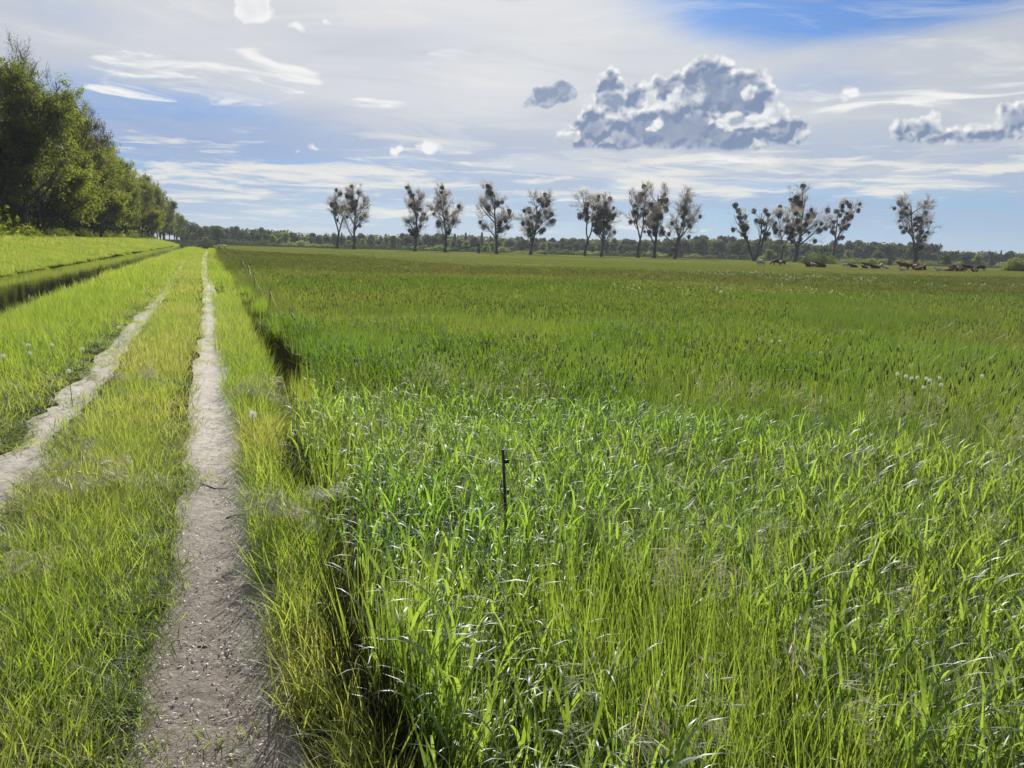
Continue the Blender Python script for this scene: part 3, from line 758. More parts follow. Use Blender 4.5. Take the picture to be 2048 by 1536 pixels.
# ---------------------------------------------------------------- trees
def bark(name,a,b,sc=3.0):
    m,nt,out=new_mat(name)
    pos=nd(nt,'ShaderNodeTexCoord').outputs['Object']
    mp=nd(nt,'ShaderNodeMapping',{0:pos,3:(1,1,.25)}).outputs[0]
    n=noise(nt,mp,sc,5,.65)
    c=mixc(nt,S(n.outputs[0]).ss(.35,.65),a,b)
    bp=nd(nt,'ShaderNodeBump',{'Strength':.7,'Distance':.05,'Height':n.outputs[0]})
    d=nd(nt,'ShaderNodeBsdfDiffuse',{'Color':c,'Normal':bp.outputs[0]}); nt.links.new(d.outputs[0],out.inputs[0]); return m
def leafy(name,a,b,ta,tb,trans=.5,gl=0.0,big=.12):
    """foliage: colour varies by clump, by leaf and from tree to tree"""
    m,nt,out=new_mat(name)
    pos=nd(nt,'ShaderNodeTexCoord').outputs['Object']
    rnd=S(nd(nt,'ShaderNodeObjectInfo').outputs['Random'])
    bl=S(nd(nt,'ShaderNodeAttribute',attribute_name='bl').outputs['Fac'])
    n=S(noise(nt,pos,big*4,3,.6).outputs[0])
    f=(n.ss(.3,.7)*.55+bl*.3+rnd*.35-.1).clamp()
    d=nd(nt,'ShaderNodeBsdfDiffuse',{'Color':mixc(nt,f,a,b)}); t=nd(nt,'ShaderNodeBsdfTranslucent',{'Color':mixc(nt,f,ta,tb)})
    mx=nd(nt,'ShaderNodeMixShader',{0:trans,1:d.outputs[0],2:t.outputs[0]})
    nt.links.new(mx.outputs[0],out.inputs[0]); return m
BARK=bark('poplar_bark',(.045,.042,.040),(.10,.092,.085)); BARK2=bark('forest_bark',(.035,.032,.027),(.085,.08,.068))
TWIG=leafy('twig_bark',(.10,.085,.07),(.20,.17,.14),(.05,.04,.03),(.05,.04,.03),trans=.1)
FINE=leafy('fine_pale_twig',(.24,.215,.19),(.36,.33,.29),(.36,.32,.27),(.5,.45,.38),trans=.45)
CATKIN=leafy('young_poplar_leaf',(.28,.25,.19),(.38,.34,.27),(.58,.52,.40),(.74,.68,.55),trans=.65)
MISTLE=leafy('mistletoe_leaf',(.016,.019,.009),(.030,.034,.014),(.03,.036,.01),(.05,.055,.018),trans=.25)
LEAF_Y=leafy('young_maple_leaf',(.065,.090,.018),(.12,.135,.03),(.28,.36,.03),(.48,.51,.075),trans=.5)
LEAF_G=leafy('forest_leaf',(.042,.066,.017),(.088,.108,.03),(.19,.26,.028),(.35,.40,.075),trans=.45)
LEAF_B=leafy('brown_bud',(.075,.06,.04),(.12,.10,.06),(.12,.09,.04),(.2,.16,.07),trans=.4)
LEAF_FAR=leafy('far_leaf',(.030,.050,.020),(.085,.105,.040),(.08,.12,.03),(.22,.25,.07),trans=.4,big=.03)
LEAF_BUD=leafy('far_brown_leaf',(.06,.062,.04),(.11,.105,.07),(.11,.11,.06),(.18,.17,.09),trans=.4,big=.03)
LEAF_W=leafy('willow_leaf',(.10,.13,.045),(.17,.20,.08),(.22,.29,.06),(.38,.44,.12),trans=.45,big=.2)

def unit(v): return v/(np.linalg.norm(v)+1e-9)
def rand_dir(rg): return unit(rg.normal(0,1,3))

def grow(rg, P0, d, L, r, level, out, maxlev, up=.25, wob=.12, spread=(.45,.85), nkids=(3,6), kfrom=.3, shrink=(.45,.7), taper=.5):
    k=6 if level<2 else 4
    P=[np.array(P0,float)]; d=unit(np.array(d,float))
    for i in range(k):
        d=unit(d+rg.normal(0,wob,3)+np.array([0,0,up])*(.35 if level else .1))
        P.append(P[-1]+d*L/k)
    P=np.array(P); tr=np.linspace(1,.35 if level else .30,k+1); out.append((P,r*tr,level))
    if level>=maxlev: return
    for j in range(rg.integers(*nkids)):
        t=kfrom+(1-kfrom)*rg.uniform(0,1) if level else kfrom+(1-kfrom)*(j+rg.uniform(.2,.8))/max(1,nkids[1]-1)
        t=min(t,.98); i=min(int(t*k),k-1); f=t*k-i; b=P[i]*(1-f)+P[i+1]*f; dd=unit(P[i+1]-P[i])
        s=unit(np.cross(dd,rand_dir(rg))); ang=rg.uniform(*spread)
        nd_=dd*math.cos(ang)+s*math.sin(ang)
        grow(rg,b,nd_,L*rg.uniform(*shrink)*((1.1-taper*t) if level==0 else 1),r*np.interp(t,[0,1],[.62,.3]),level+1,out,maxlev,up,wob*1.25,spread,nkids,.2,shrink,taper)

def fit(br,height,half):
    """scales a skeleton to the wanted height and crown half-width"""
    allp=np.concatenate([b[0] for b in br]); top=allp[:,2].max(); w=np.percentile(np.hypot(allp[:,0],allp[:,1]),97)
    sz=height/top; sx=half/max(w,.1)
    return [(b[0]*np.array([sx,sx,sz]),b[1],b[2]) for b in br]

def quads_at(P, size, rg, asp=.6, up=0.0):
    """leaf-sized kites centred on P"""
    n=len(P); u=rg.normal(0,1,(n,3)); u/=np.linalg.norm(u,axis=1)[:,None]
    w=rg.normal(0,1,(n,3)); w[:,2]+=up; v=np.cross(u,w); v/=np.linalg.norm(v,axis=1)[:,None]+1e-9
    s=rg.uniform(*size,n)[:,None]
    V=np.stack([P-u*s*.5,P+v*s*.5*asp,P+u*s*.5,P-v*s*.5*asp],1).reshape(-1,3)
    return V,np.arange(n*4).reshape(n,4),rg.uniform(0,1,n)
def sticks(A,B,w,rg):
    """thin tapering twigs from A to B as slim kites"""
    d=B-A; s=np.cross(d,rg.normal(0,1,d.shape)); s/=np.linalg.norm(s,axis=1)[:,None]+1e-9
    V=np.stack([A-s*w/2,A+s*w/2,B+s*w*.15,B-s*w*.15],1).reshape(-1,3)
    return V,np.arange(len(A)*4).reshape(-1,4),rg.uniform(0,1,len(A))

def tips(br,lev):
    A=[];D=[]
    for P,r,l in br:
        if l>=lev:
            for i in range(1,len(P)): A.append(P[i]); D.append(unit(P[i]-P[i-1]))
    return np.array(A),np.array(D)

def bough_mesh(name,br,lo,hi,mat,k=6):
    b=MB()
    for P,r,l in br:
        if lo<=l<=hi: b.tube(P,np.maximum(r,.012),k if l==0 else 5,cap=(l==0))
    return b.mesh(name,mat)

def cl_mesh(name,c,mats):
    o=c.obj(name,mats); me=o.data; bpy.data.objects.remove(o); return me

# ---- the row of poplars hung with mistletoe
def mistletoe_mesh(seed):
    rg=np.random.default_rng(seed); c=Clump(); n=430
    d=rg.normal(0,1,(n,3)); d/=np.linalg.norm(d,axis=1)[:,None]; rr=rg.uniform(.1,1,n)**.42
    P=d*rr[:,None]*np.array([1,1,.92])*(1+.12*np.sin(4*d[:,0]+seed)+.1*np.sin(5*d[:,2]))[:,None]
    c.add(*quads_at(P,(.22,.42),rg,.55),0)
    A=d[:70]*.1; c.add(*sticks(A,d[:70]*.8,.03,rg),1)
    return cl_mesh('mistletoe',c,[MISTLE,TWIG])
MISTLES=[mistletoe_mesh(i) for i in range(4)]
POPLARS=[ # base px, top y, half width px, depth, mistletoe, leafiness, habit, label
 (675,372,26,340,22,.9,'two','slender poplar leaning left, leftmost in the mistletoe tree row'),
 (708,362,27,320,18,.8,'one','tall slim poplar with bare lower trunk, second from the left of the mistletoe row'),
 (830,368,31,305,28,.8,'one','poplar with many mistletoe balls along its left side, just left of a paler fuller poplar'),
 (890,366,27,300,12,1.5,'one','pale full crowned poplar with few mistletoe balls, standing over a fallen trunk'),
 (993,357,35,290,20,1.0,'one','poplar with a long limb reaching left, next to a broken stump'),
 (1061,372,36,290,40,.9,'one','broad poplar crowded with mistletoe, sixth from the left in the row'),
 (1170,380,40,290,34,.9,'two','wide poplar with low mistletoe on its left, left of a twin with a touching crown'),
 (1203,382,28,288,26,1.0,'one','poplar with a large dark mistletoe cluster on its right, touching a wider neighbour'),
 (1276,372,33,288,16,.9,'two','forked open poplar with few mistletoe balls, left of the group of three'),
 (1308,360,26,300,32,1.1,'one','tallest poplar in the middle of the group of three, mistletoe massed on its trunk'),
 (1350,365,34,300,16,1.0,'one','poplar with mistletoe at its top right, right of the group of three'),
 (1508,406,46,290,30,.25,'vase','low vase shaped tree of nearly bare spreading stems studded with mistletoe'),
 (1562,414,26,280,24,.9,'two','small twin stemmed tree beside a grazing cow, left of the big poplar'),
 (1590,362,42,295,36,1.0,'one','big poplar with tiered crown above a round willow bush'),
 (1665,392,38,310,30,.35,'two','gaunt nearly bare poplar with round mistletoe balls behind the willow bush'),
 (1830,380,38,320,44,1.2,'one','lone full poplar with dark shaggy trunk behind the cow herd, rightmost of the row')]
def poplar(i,px,ty,hw,dep,nm,leaf,habit,label):
    rg=np.random.default_rng(100+i+({15:131,7:60}.get(i,0)))
    hz=468.3+.029*px; base=hz+2.1*FPX/dep
    x,y,_=at_depth(px,base,dep); z=float(ground_z(x,y)); H=(base-ty)/FPX*dep*1.0; half=hw/FPX*dep
    br=[]
    if habit=='one':
        grow(rg,(0,0,0),(rg.normal(0,.02),rg.normal(0,.02),1),H*.84,H*.019,0,br,3,up=.26,wob=.06,spread=(.5,1.05),nkids=(11,14),kfrom=.17,shrink=(.34,.50))
    elif habit=='two':
        tr=[np.array([0,0,0.]),np.array([0,0,H*.12]),np.array([0.02*H,0,H*.27])]; br.append((np.array(tr),np.array([H*.022,H*.019,H*.017]),0))
        for sgn in (-1,1):
            a=rg.uniform(-.5,.5); grow(rg,tr[-1],(sgn*math.cos(a)*.24,sgn*math.sin(a)*.24,1),H*.68,H*.012,0,br,3,up=.35,wob=.08,spread=(.5,.95),nkids=(7,9),kfrom=.15,shrink=(.34,.5))
    else:
        for k in range(4):
            a=k*1.6+.3; grow(rg,(.15*math.cos(a),.15*math.sin(a),0),(.36*math.cos(a),.36*math.sin(a),1),H*.88,H*.02,0,br,2,up=.2,wob=.1,spread=(.4,.8),nkids=(6,8),kfrom=.35,shrink=(.3,.45))
    br=[b for b in br if len(b[0])]
    br=fit(br,H*.96,half*1.25)
    root=empty('poplar_tree',(x,y,z-.05)); tag(root,label,'tree','poplars hung with mistletoe')
    b=MB()
    for P,r,l in br:
        if l<=1: b.tube(P,np.maximum(r,.05),7 if l==0 else 5,cap=False)
    fl=MB()
    b.tube(np.array([[0,0,-.3],[0,0,.5],[0,0,1.6]]),[H*.034,H*.026,H*.021],8,cap=False)
    link('trunk',b.mesh('trunk',BARK),root)
    c=Clump()
    lev=2
    Ab=[];Bb=[]
    for P,r,l in br:
        if l>=2:
            Ab.append(P[:-1]);Bb.append(P[1:])
    Ab=np.concatenate(Ab);Bb=np.concatenate(Bb)
    c.add(*sticks(Ab,Bb,.10,rg),0)
    A,D=tips(br,2)
    n=int(5200*min(leaf,1.1)+500); idx=rg.integers(0,len(A),n)
    dirs=D[idx]+rg.normal(0,.55,(n,3))+np.array([0,0,.35]); dirs/=np.linalg.norm(dirs,axis=1)[:,None]
    A2=A[idx]; B2=A2+dirs*rg.uniform(.6,1.7,n)[:,None]
    c.add(*sticks(A2,B2,.045,rg),2)
    n=int(5200*leaf); idx=rg.integers(0,len(A2),n); t=rg.uniform(.2,1.1,n)[:,None]
    c.add(*quads_at(A2[idx]*(1-t)+B2[idx]*t+rg.normal(0,.14,(n,3)),(.10,.20),rg,.8),1)
    link('crown',cl_mesh('crown',c,[TWIG,CATKIN,FINE]),root)
    # mistletoe on the boughs
    cand=[];wt=[]
    for P,r,l in br:
        if l in(1,2):
            for q in P[2:]:
                if q[2]>H*.2: cand.append(q); wt.append(1.0 if l==1 else .6)
    cand=np.array(cand); wt=np.array(wt)*np.interp(cand[:,2]/H,[.2,.5,.75,1],[1.5,1.2,.9,.35]); wt/=wt.sum()
    chosen=[]
    for q in rg.choice(len(cand),min(nm*3,len(cand)),replace=False,p=wt):
        if len(chosen)>=nm: break
        if chosen and np.min(np.linalg.norm(cand[chosen]-cand[q],axis=1))<1.25 and rg.uniform()<.8: continue
        chosen.append(q)
    for q in chosen:
        m=link('mistletoe',MISTLES[rg.integers(4)],root,tuple(cand[q]+rg.normal(0,.25,3)-np.array([0,0,.2])))
        s=rg.uniform(.55,1.15)*(1.25 if rg.uniform()<.18 else 1); m.scale=(s,s,s*rg.uniform(.9,1.25)); m.rotation_euler=(0,0,rg.uniform(0,6))
    if i==15:   # ivy-like shaggy lower trunk
        c=Clump(); n=900; zz=rg.uniform(1.0,10.5,n); a=rg.uniform(0,6.28,n); rr=rg.uniform(.3,1.15,n)
        c.add(*quads_at(np.stack([rr*np.cos(a),rr*np.sin(a),zz],-1),(.2,.45),rg,.8),0)
        link('ivy',cl_mesh('ivy',c,[MISTLE]),root)
    return root
for i,p in enumerate(POPLARS): poplar(i,*p)

# ---- the forest beyond the canal
def forest_tree(seed,H,half,leafn,mat,size,bare=0.0,kfrom=.28,clumps=1.0):
    rg=np.random.default_rng(seed); br=[]
    grow(rg,(0,0,0),(0,0,1),H*.88,H*.014,0,br,3,up=.34,wob=.08,spread=(.5,1.0),nkids=(12,16),kfrom=kfrom,shrink=(.30,.46),taper=.22)
    br=fit(br,H*.96,half)
    root=empty('forest_tree',(0,0,0))
    b=MB()
    for P,r,l in br:
        if l<=1: b.tube(P,np.maximum(r,.03),7 if l==0 else 5,cap=False)
    link('trunk',b.mesh('trunk',BARK2),root)
    c=Clump(); Ab=np.concatenate([P[:-1] for P,r,l in br if l>=2]); Bb=np.concatenate([P[1:] for P,r,l in br if l>=2])
    c.add(*sticks(Ab,Bb,.06,rg),0)
    A,D=tips(br,2); n=int(2600+3000*bare); idx=rg.integers(0,len(A),n)
    dirs=D[idx]+rg.normal(0,.6,(n,3))+np.array([0,0,.25]); dirs/=np.linalg.norm(dirs,axis=1)[:,None]
    A2=A[idx]; B2=A2+dirs*rg.uniform(.5,1.3,n)[:,None]; c.add(*sticks(A2,B2,.03,rg),0)
    # leaves gathered on a share of the twigs, so that the crown has lit clumps and gaps
    dens=fbm2(A2[:,0]*.35+A2[:,2]*.21,A2[:,1]*.35-A2[:,2]*.17,seed,2,1.0); w=np.clip((dens-.30)*5,.12,1); w/=w.sum()
    idx=rg.choice(n,leafn,p=w); t=rg.uniform(.1,1.1,leafn)[:,None]
    c.add(*quads_at(A2[idx]*(1-t)+B2[idx]*t+rg.normal(0,.22,(leafn,3)),size,rg,.75,up=.6),1)
    link('crown',cl_mesh('crown',c,[TWIG,mat]),root)
    return root
FT=[forest_tree(1,26,6.4,20000,LEAF_Y,(.16,.36),kfrom=.2),forest_tree(2,27,6.4,20000,LEAF_G,(.16,.36),kfrom=.2),
    forest_tree(3,28,6.4,7500,LEAF_G,(.10,.22),bare=1.6,kfrom=.3),forest_tree(4,25,6.2,14000,LEAF_B,(.12,.26),bare=1.0,kfrom=.22),
    forest_tree(5,22,6.4,20000,LEAF_Y,(.16,.36),kfrom=.09),forest_tree(6,24,6.4,20000,LEAF_G,(.16,.36),kfrom=.10)]
FT_LABEL=['yellow green maple in fresh leaf in the forest edge along the canal','dark green leafy tree in the forest edge along the canal',
  'bare twigged tall tree in the forest edge along the canal','brownish budding tree in the forest edge along the canal',
  'low branched yellow green tree in the forest edge along the canal','low branched dark green tree in the forest edge along the canal']
FT_KIDS=[children(o) for o in FT]; used=[False]*6
def put_forest(k,x,y,s,rz,label=None):
    if not used[k]: o=FT[k]; used[k]=True
    else: o=copy_tree(FT[k],kids=FT_KIDS[k])
    o.location=(x,y,float(ground_z(x,y))-.1); o.rotation_euler=(0,0,rz); o.scale=(s,s,s*rng.uniform(.95,1.06))
    tag(o,label or FT_LABEL[k],'tree',FT_LABEL[k].replace(' in the forest edge',' trees in the forest edge').replace('tree trees','trees').replace('maple in','maples in'))
    return o
# the ones that stand out at the left edge of the photograph, nearest first
near=[(2,-27.5,106,.86,'tall bare topped tree at the left edge of the picture, nearest of the forest'),
      (0,-24.6,112,.91,'yellow green maple beside the bare topped tree at the left edge'),
      (2,-25.0,126,.97,'twiggy open tree rising behind the nearest yellow green maple'),
      (4,-23.4,133,1.0,'bright yellow green tree with foliage hanging low over the bank, nearest of its kind'),
      (0,-24.0,148,1.02,'rounded yellow green maple between the twiggy tree and a dark brown tree'),
      (3,-24.0,172,1.12,'dark brown budding tree standing out against the blue sky'),
      (3,-25.5,186,1.08,'second dark brown budding tree, just behind the first'),
      (5,-22.6,200,.92,'dark green low branched tree in front of the brown trees'),
      (4,-22.8,222,.9,'yellow green low tree beyond the brown trees')]
for k,x,y,s,l in near: put_forest(k,x,y,s,rng.uniform(0,6.28),l)
yy=62.0
for row,(rx,y0,y1,sp,ks) in enumerate([(-23,116,460,6.4,[4,5,0,4,1,5,5]),(-28,112,400,6.4,[1,0,2,5,1,3,5]),(-33,112,330,8,[1,2,5,1,5]),(-41,124,270,9,[2,5,5]),(-50,150,290,9,[5,5,1]),(-58,172,330,8,[5,5]),(-67,200,360,8,[5,4])]):
    y=y0
    while y<y1:
        if not (row==0 and 100<y<228 and rng.uniform()<.5):
            k=int(rng.choice(ks)); put_forest(k,rx+rng.normal(0,1.2),y,rng.uniform(.86,1.06)*(.92 if row==0 else 1.03)*(.95 if y<150 else 1),rng.uniform(0,6.28))
        y+=sp*rng.uniform(.7,1.3)*(1+max(0,y-200)/260)
for y in np.arange(445,700,13): put_forest(int(rng.choice([4,5,1])),-22+rng.normal(0,3)+path_shift(0),y,rng.uniform(.6,.8),rng.uniform(0,6.28))
# bushes along the foot of the forest
def bush(name,seed,n,dims,mat,size,lobes=5,hang=0.0):
    rg=np.random.default_rng(seed); c=Clump()
    L=[(rg.uniform(-.55,.55),rg.uniform(-.4,.4),rg.uniform(.55,.85)) for _ in range(lobes)]+[(0,0,1)]
    P=[]
    for lx,ly,s in L:
        m=n//len(L); d=rg.normal(0,1,(m,3)); d/=np.linalg.norm(d,axis=1)[:,None]; d[:,2]=np.abs(d[:,2])
        r=rg.uniform(.35,1,m)**.4*(1+.12*np.sin(d[:,0]*7+lx*9)+.12*np.sin(d[:,1]*6+d[:,2]*5))
        P.append(np.array([lx,ly,0])+d*r[:,None]*np.array([1-abs(lx)*.8,1-abs(ly)*.6,s]))
    P=np.concatenate(P)*np.array([dims[0]/2,dims[1]/2,dims[2]])
    c.add(*quads_at(P,size,rg,.6),0)
    m=max(20,n//12); idx=rg.integers(0,len(P),m); c.add(*sticks(np.stack([P[idx,0]*.25,P[idx,1]*.25,np.zeros(m)],-1),P[idx],.04,rg),1)
    return cl_mesh('foliage',c,[mat,TWIG])
SHR=[bush('shrub',201+i,1500,(4.5,4,2.6),[LEAF_G,LEAF_Y,LEAF_G][i],(.16,.36)) for i in range(3)]
for i in range(110):
    if i<34: y=66+i*6.3+rng.uniform(-2,2)+max(0,i-16)*3.5; x=-22.6+rng.normal(0,1.0)
    else: y=80+(i-34)*3.6+rng.uniform(-2,2); x=-27-(i%4)*6+rng.normal(0,1.5)
    o=link('shrub',SHR[i%3],None,(x,y,float(ground_z(x,y))-.1)); s=rng.uniform(.6,1.15)*(1 if i<34 else 2.2); o.scale=(s,s,s*rng.uniform(.7,1.1)); o.rotation_euler.z=rng.uniform(0,6)
    tag(o,['low dark green shrub at the foot of the forest','low yellow green shrub at the foot of the forest','small dark shrub under the forest trees'][i%3],'shrub','shrubs under the forest edge')

# ---- far woodland across the meadows
def far_tree(seed,H,half,n,mat,shape,size=(.7,1.3)):
    rg=np.random.default_rng(seed); c=Clump(); b=MB()
    if shape=='bare':
        br=[]; grow(rg,(0,0,0),(0,0,1),H*.9,H*.012,0,br,2,up=.4,wob=.08,spread=(.4,.8),nkids=(7,9),kfrom=.35,shrink=(.3,.45)); br=fit(br,H*.95,half)
        A,D=tips(br,1); idx=rg.integers(0,len(A),n); c.add(*sticks(A[idx],A[idx]+(D[idx]+rg.normal(0,.4,(n,3))+np.array([0,0,.4]))*1.5,.14,rg),1)
        m=n; idx=rg.integers(0,len(A),m); c.add(*quads_at(A[idx]+rg.normal(0,.7,(m,3)),(.3,.6),rg,.8),0)
        t0=[b_ for b_ in br if b_[2]<=1]
        for P,r,l in t0:
            for q in range(len(P)-1): c.add(*sticks(P[q:q+1],P[q+1:q+2],max(.12,2*r[q]),rg),1)
    else:
        if shape=='round':
            L=[(0,0,.62,.36)]+[(rg.uniform(-.6,.6),rg.uniform(-.6,.6),rg.uniform(.4,.8),rg.uniform(.18,.3)) for _ in range(9)]+[(rg.uniform(-.5,.5),rg.uniform(-.5,.5),.22,.2) for _ in range(3)]
        else:
            L=[(0,0,z,.30*(1-z)+.05) for z in np.linspace(.12,.97,9)]
        P=[]
        for lx,ly,lz,r in L:
            m=n//len(L); d=rg.normal(0,1,(m,3)); d/=np.linalg.norm(d,axis=1)[:,None]; q=rg.uniform(.3,1,m)**.5
            P.append(np.stack([lx*half+d[:,0]*q*r*H*half/H*2.2,ly*half+d[:,1]*q*r*half*2.2,lz*H+d[:,2]*q*r*H*.62],-1))
        P=np.concatenate(P); P=P[P[:,2]>.02*H]; P[:,2]*=H/P[:,2].max()
        c.add(*quads_at(P,size,rg,.8),0)
        for k in range(3): c.add(*sticks(np.array([[rg.normal(0,.1),rg.normal(0,.1),0]]),np.array([[rg.normal(0,.6),rg.normal(0,.6),H*.7]]),.45,rg),1)
    return cl_mesh('far_tree',c,[mat,BARK2])
FAR=[far_tree(301,12,4.6,1500,LEAF_FAR,'round'),far_tree(302,12,5.4,1600,LEAF_FAR,'round'),far_tree(303,12,4.2,1300,LEAF_BUD,'round'),
     far_tree(304,12,3.4,500,LEAF_BUD,'bare'),far_tree(305,12,2.6,1100,LEAF_FAR,'spire'),far_tree(306,12,4.8,1500,LEAF_W,'round')]
FL=['rounded dark green tree of the distant woodland','broad dark green tree of the distant woodland','brownish budding tree of the distant woodland',
    'thin bare topped tree of the distant woodland','slim dark conifer of the distant woodland','pale green tree at the edge of the distant woodland']
HT=[(380,34),(440,33),(480,28),(560,30),(590,24),(700,22),(790,26),(900,32),(1000,28),(1060,24),(1120,27),(1300,30),(1400,37),(1520,38),(1640,31),(1700,37),(1810,38),(1868,34),(1885,26),(2000,27),(2100,25),(2250,27)]
def far_put(k,px,dep,hpx,sc=1.0,label=None,name='far_tree',grp='trees of the distant woodland'):
    x,y,_=at_depth(px,500,dep); z=float(ground_z(x,y)); H=hpx/FPX*dep
    o=link(name,FAR[k],None,(x,y,z-.2)); s=H/12; wz=rng.uniform(.85,1.2)*sc; o.scale=(s*wz,s*wz,s); o.rotation_euler.z=rng.uniform(0,6.28)
    tag(o,label or FL[k],'tree',grp+{0:'',1:', broad ones',2:', brownish ones',3:', bare ones',4:', conifers',5:', pale ones'}[k]); return o
px=372.0
while px<2230:
    h=lerp_tab(px,HT); d=560+25*rng.normal()
    ks=[0,1,0,1,5,0,2] if px<620 or px>1060 else [0,1,2,5,0]
    if px>1880 and rng.uniform()<.18: ks=[4]
    far_put(int(rng.choice(ks)),px,d,h*rng.uniform(.6,1.02))
    px+=rng.uniform(9,17)
px=380.0
while px<2230:
    h=lerp_tab(px,HT); d=620+20*rng.normal()
    ks=[0,1,2,0]
    if 560<px<1020: ks=[3,2,0,3,4]
    if px>1900: ks=[0,3,4,1]
    far_put(int(rng.choice(ks)),px,d,h*rng.uniform(.8,1.18)+1.2,sc=.95)
    px+=rng.uniform(13,22)
# named single trees in front of the wood
far_put(0,438,480,35,label='round dark tree standing where the track meets the wood')
far_put(5,411,470,12,sc=1.2,label='small pale bush like tree beside the end of the track')
far_put(5,967,420,13,sc=1.5,label='pale round tree behind the leaning fallen trunk')
far_put(2,1045,430,14,sc=1.4,label='small round orange tinted tree beside the mistletoe crowded poplar')
far_put(2,1345,430,22,sc=1.2,label='orange tinted tree behind the right poplar of the group of three')
far_put(5,1540,430,22,sc=1.3,label='yellow green tree behind the low vase shaped tree')
far_put(0,1893,430,20,sc=1.5,label='round green tree right of the lone poplar')
far_put(5,1960,450,22,sc=1.4,label='pale round tree behind the standing cows')
# low scrub along the foot of the wood
FSCR=[bush('far_bush',320+i,500,(9,6,2.6),LEAF_FAR if i else LEAF_W,(.5,1.0)) for i in range(3)]
px=380.0; 
while px<2220:
    dep=520+20*rng.normal(); x,y,_=at_depth(px,500,dep); o=link('far_bush',FSCR[int(rng.integers(3))],None,(x,y,float(ground_z(x,y))-.2))
    s=rng.uniform(.8,1.5); o.scale=(s*1.3,s,s*rng.uniform(.7,1.2)); o.rotation_euler.z=rng.uniform(-.4,.4)
    tag(o,'low dark bush at the foot of the distant woodland','bush','low bushes along the distant woodland'); px+=rng.uniform(20,34)
# the wood behind, as one mass
rgw=np.random.default_rng(77); P=[]
for px in np.arange(370,2260,1.5):
    dep=660+rgw.uniform(-18,40); h=lerp_tab(px,HT)*rgw.uniform(.55,1.02)/FPX*dep
    x,y,_=at_depth(px,500,dep); z0=float(ground_z(x,y)); m=34
    P.append(np.stack([x+rgw.normal(0,2.2,m),y+rgw.normal(0,2.5,m),z0+rgw.uniform(0,1,m)**.8*h],-1))
c=Clump(); c.add(*quads_at(np.concatenate(P),(1.2,2.6),rgw,.9),0)
tag(link('woodland',cl_mesh('woodland',c,[LEAF_FAR])),'far wood behind the front trees',kind='stuff')
# ---------------------------------------------------------------- willow bushes in the pasture
def plain(name,col,rough=.6,spec=.3,nz=None,metal=0):
    m,nt,out=new_mat(name)
    c=col
    if nz:
        n=noise(nt,nd(nt,'ShaderNodeTexCoord').outputs['Object'],nz[0],4,.6); c=mixc(nt,S(n.outputs[0]).ss(nz[2],nz[3]),col,nz[1])
    b=nd(nt,'ShaderNodeBsdfPrincipled',{'Base Color':c,'Roughness':rough,'Specular IOR Level':spec,'Metallic':metal})
    nt.links.new(b.outputs[0],out.inputs[0]); return m
WOOD=plain('weathered_wood',(.11,.09,.075),.85,.2,(9,(.22,.19,.16),.35,.7))
def willow(px,py,dep,wpx,hpx,seed,label,n=4200):
    x,y,_=at_depth(px,py,dep); z=float(ground_z(x,y)); w=wpx/FPX*dep; h=hpx/FPX*dep
    r=empty('willow_bush',(x,y,z-.1),-YAW); tag(r,label,'bush','willow bushes in the pasture')
    link('foliage',bush('foliage',seed,n,(w,w*.6,h),LEAF_W,(.22,.45)),r)
    b=MB(); rg=np.random.default_rng(seed)
    for k in range(7):
        a=rg.uniform(0,6.28); b.tube([[.15*math.cos(a),.15*math.sin(a),-.1],[.12*w*math.cos(a),.08*w*math.sin(a),h*.35],[.25*w*math.cos(a),.15*w*math.sin(a),h*.7]],[.09,.06,.03],5)
    link('stem',b.mesh('stem',BARK2),r)
willow(1636,528,255,72,28,401,'large double domed willow bush behind the resting cows')
willow(2046,541,205,76,36,402,'big rounded willow bush cut by the right edge of the picture')
willow(1706,522,330,62,12,403,'long low willow bush right of the double domed one',3000)
willow(1767,521,380,22,11,404,'small round bush left of the dark stump',1200)
willow(1803,521,370,26,13,405,'small domed bush left of the lone poplar',1200)
willow(1826,521,390,34,12,406,'low bush just behind the foot of the lone poplar',1200)
willow(1861,522,400,26,11,407,'small bush right of the lone poplar',1000)
willow(1050,505,330,52,8,408,'low brownish scrub between two poplars of the middle pair',1500)

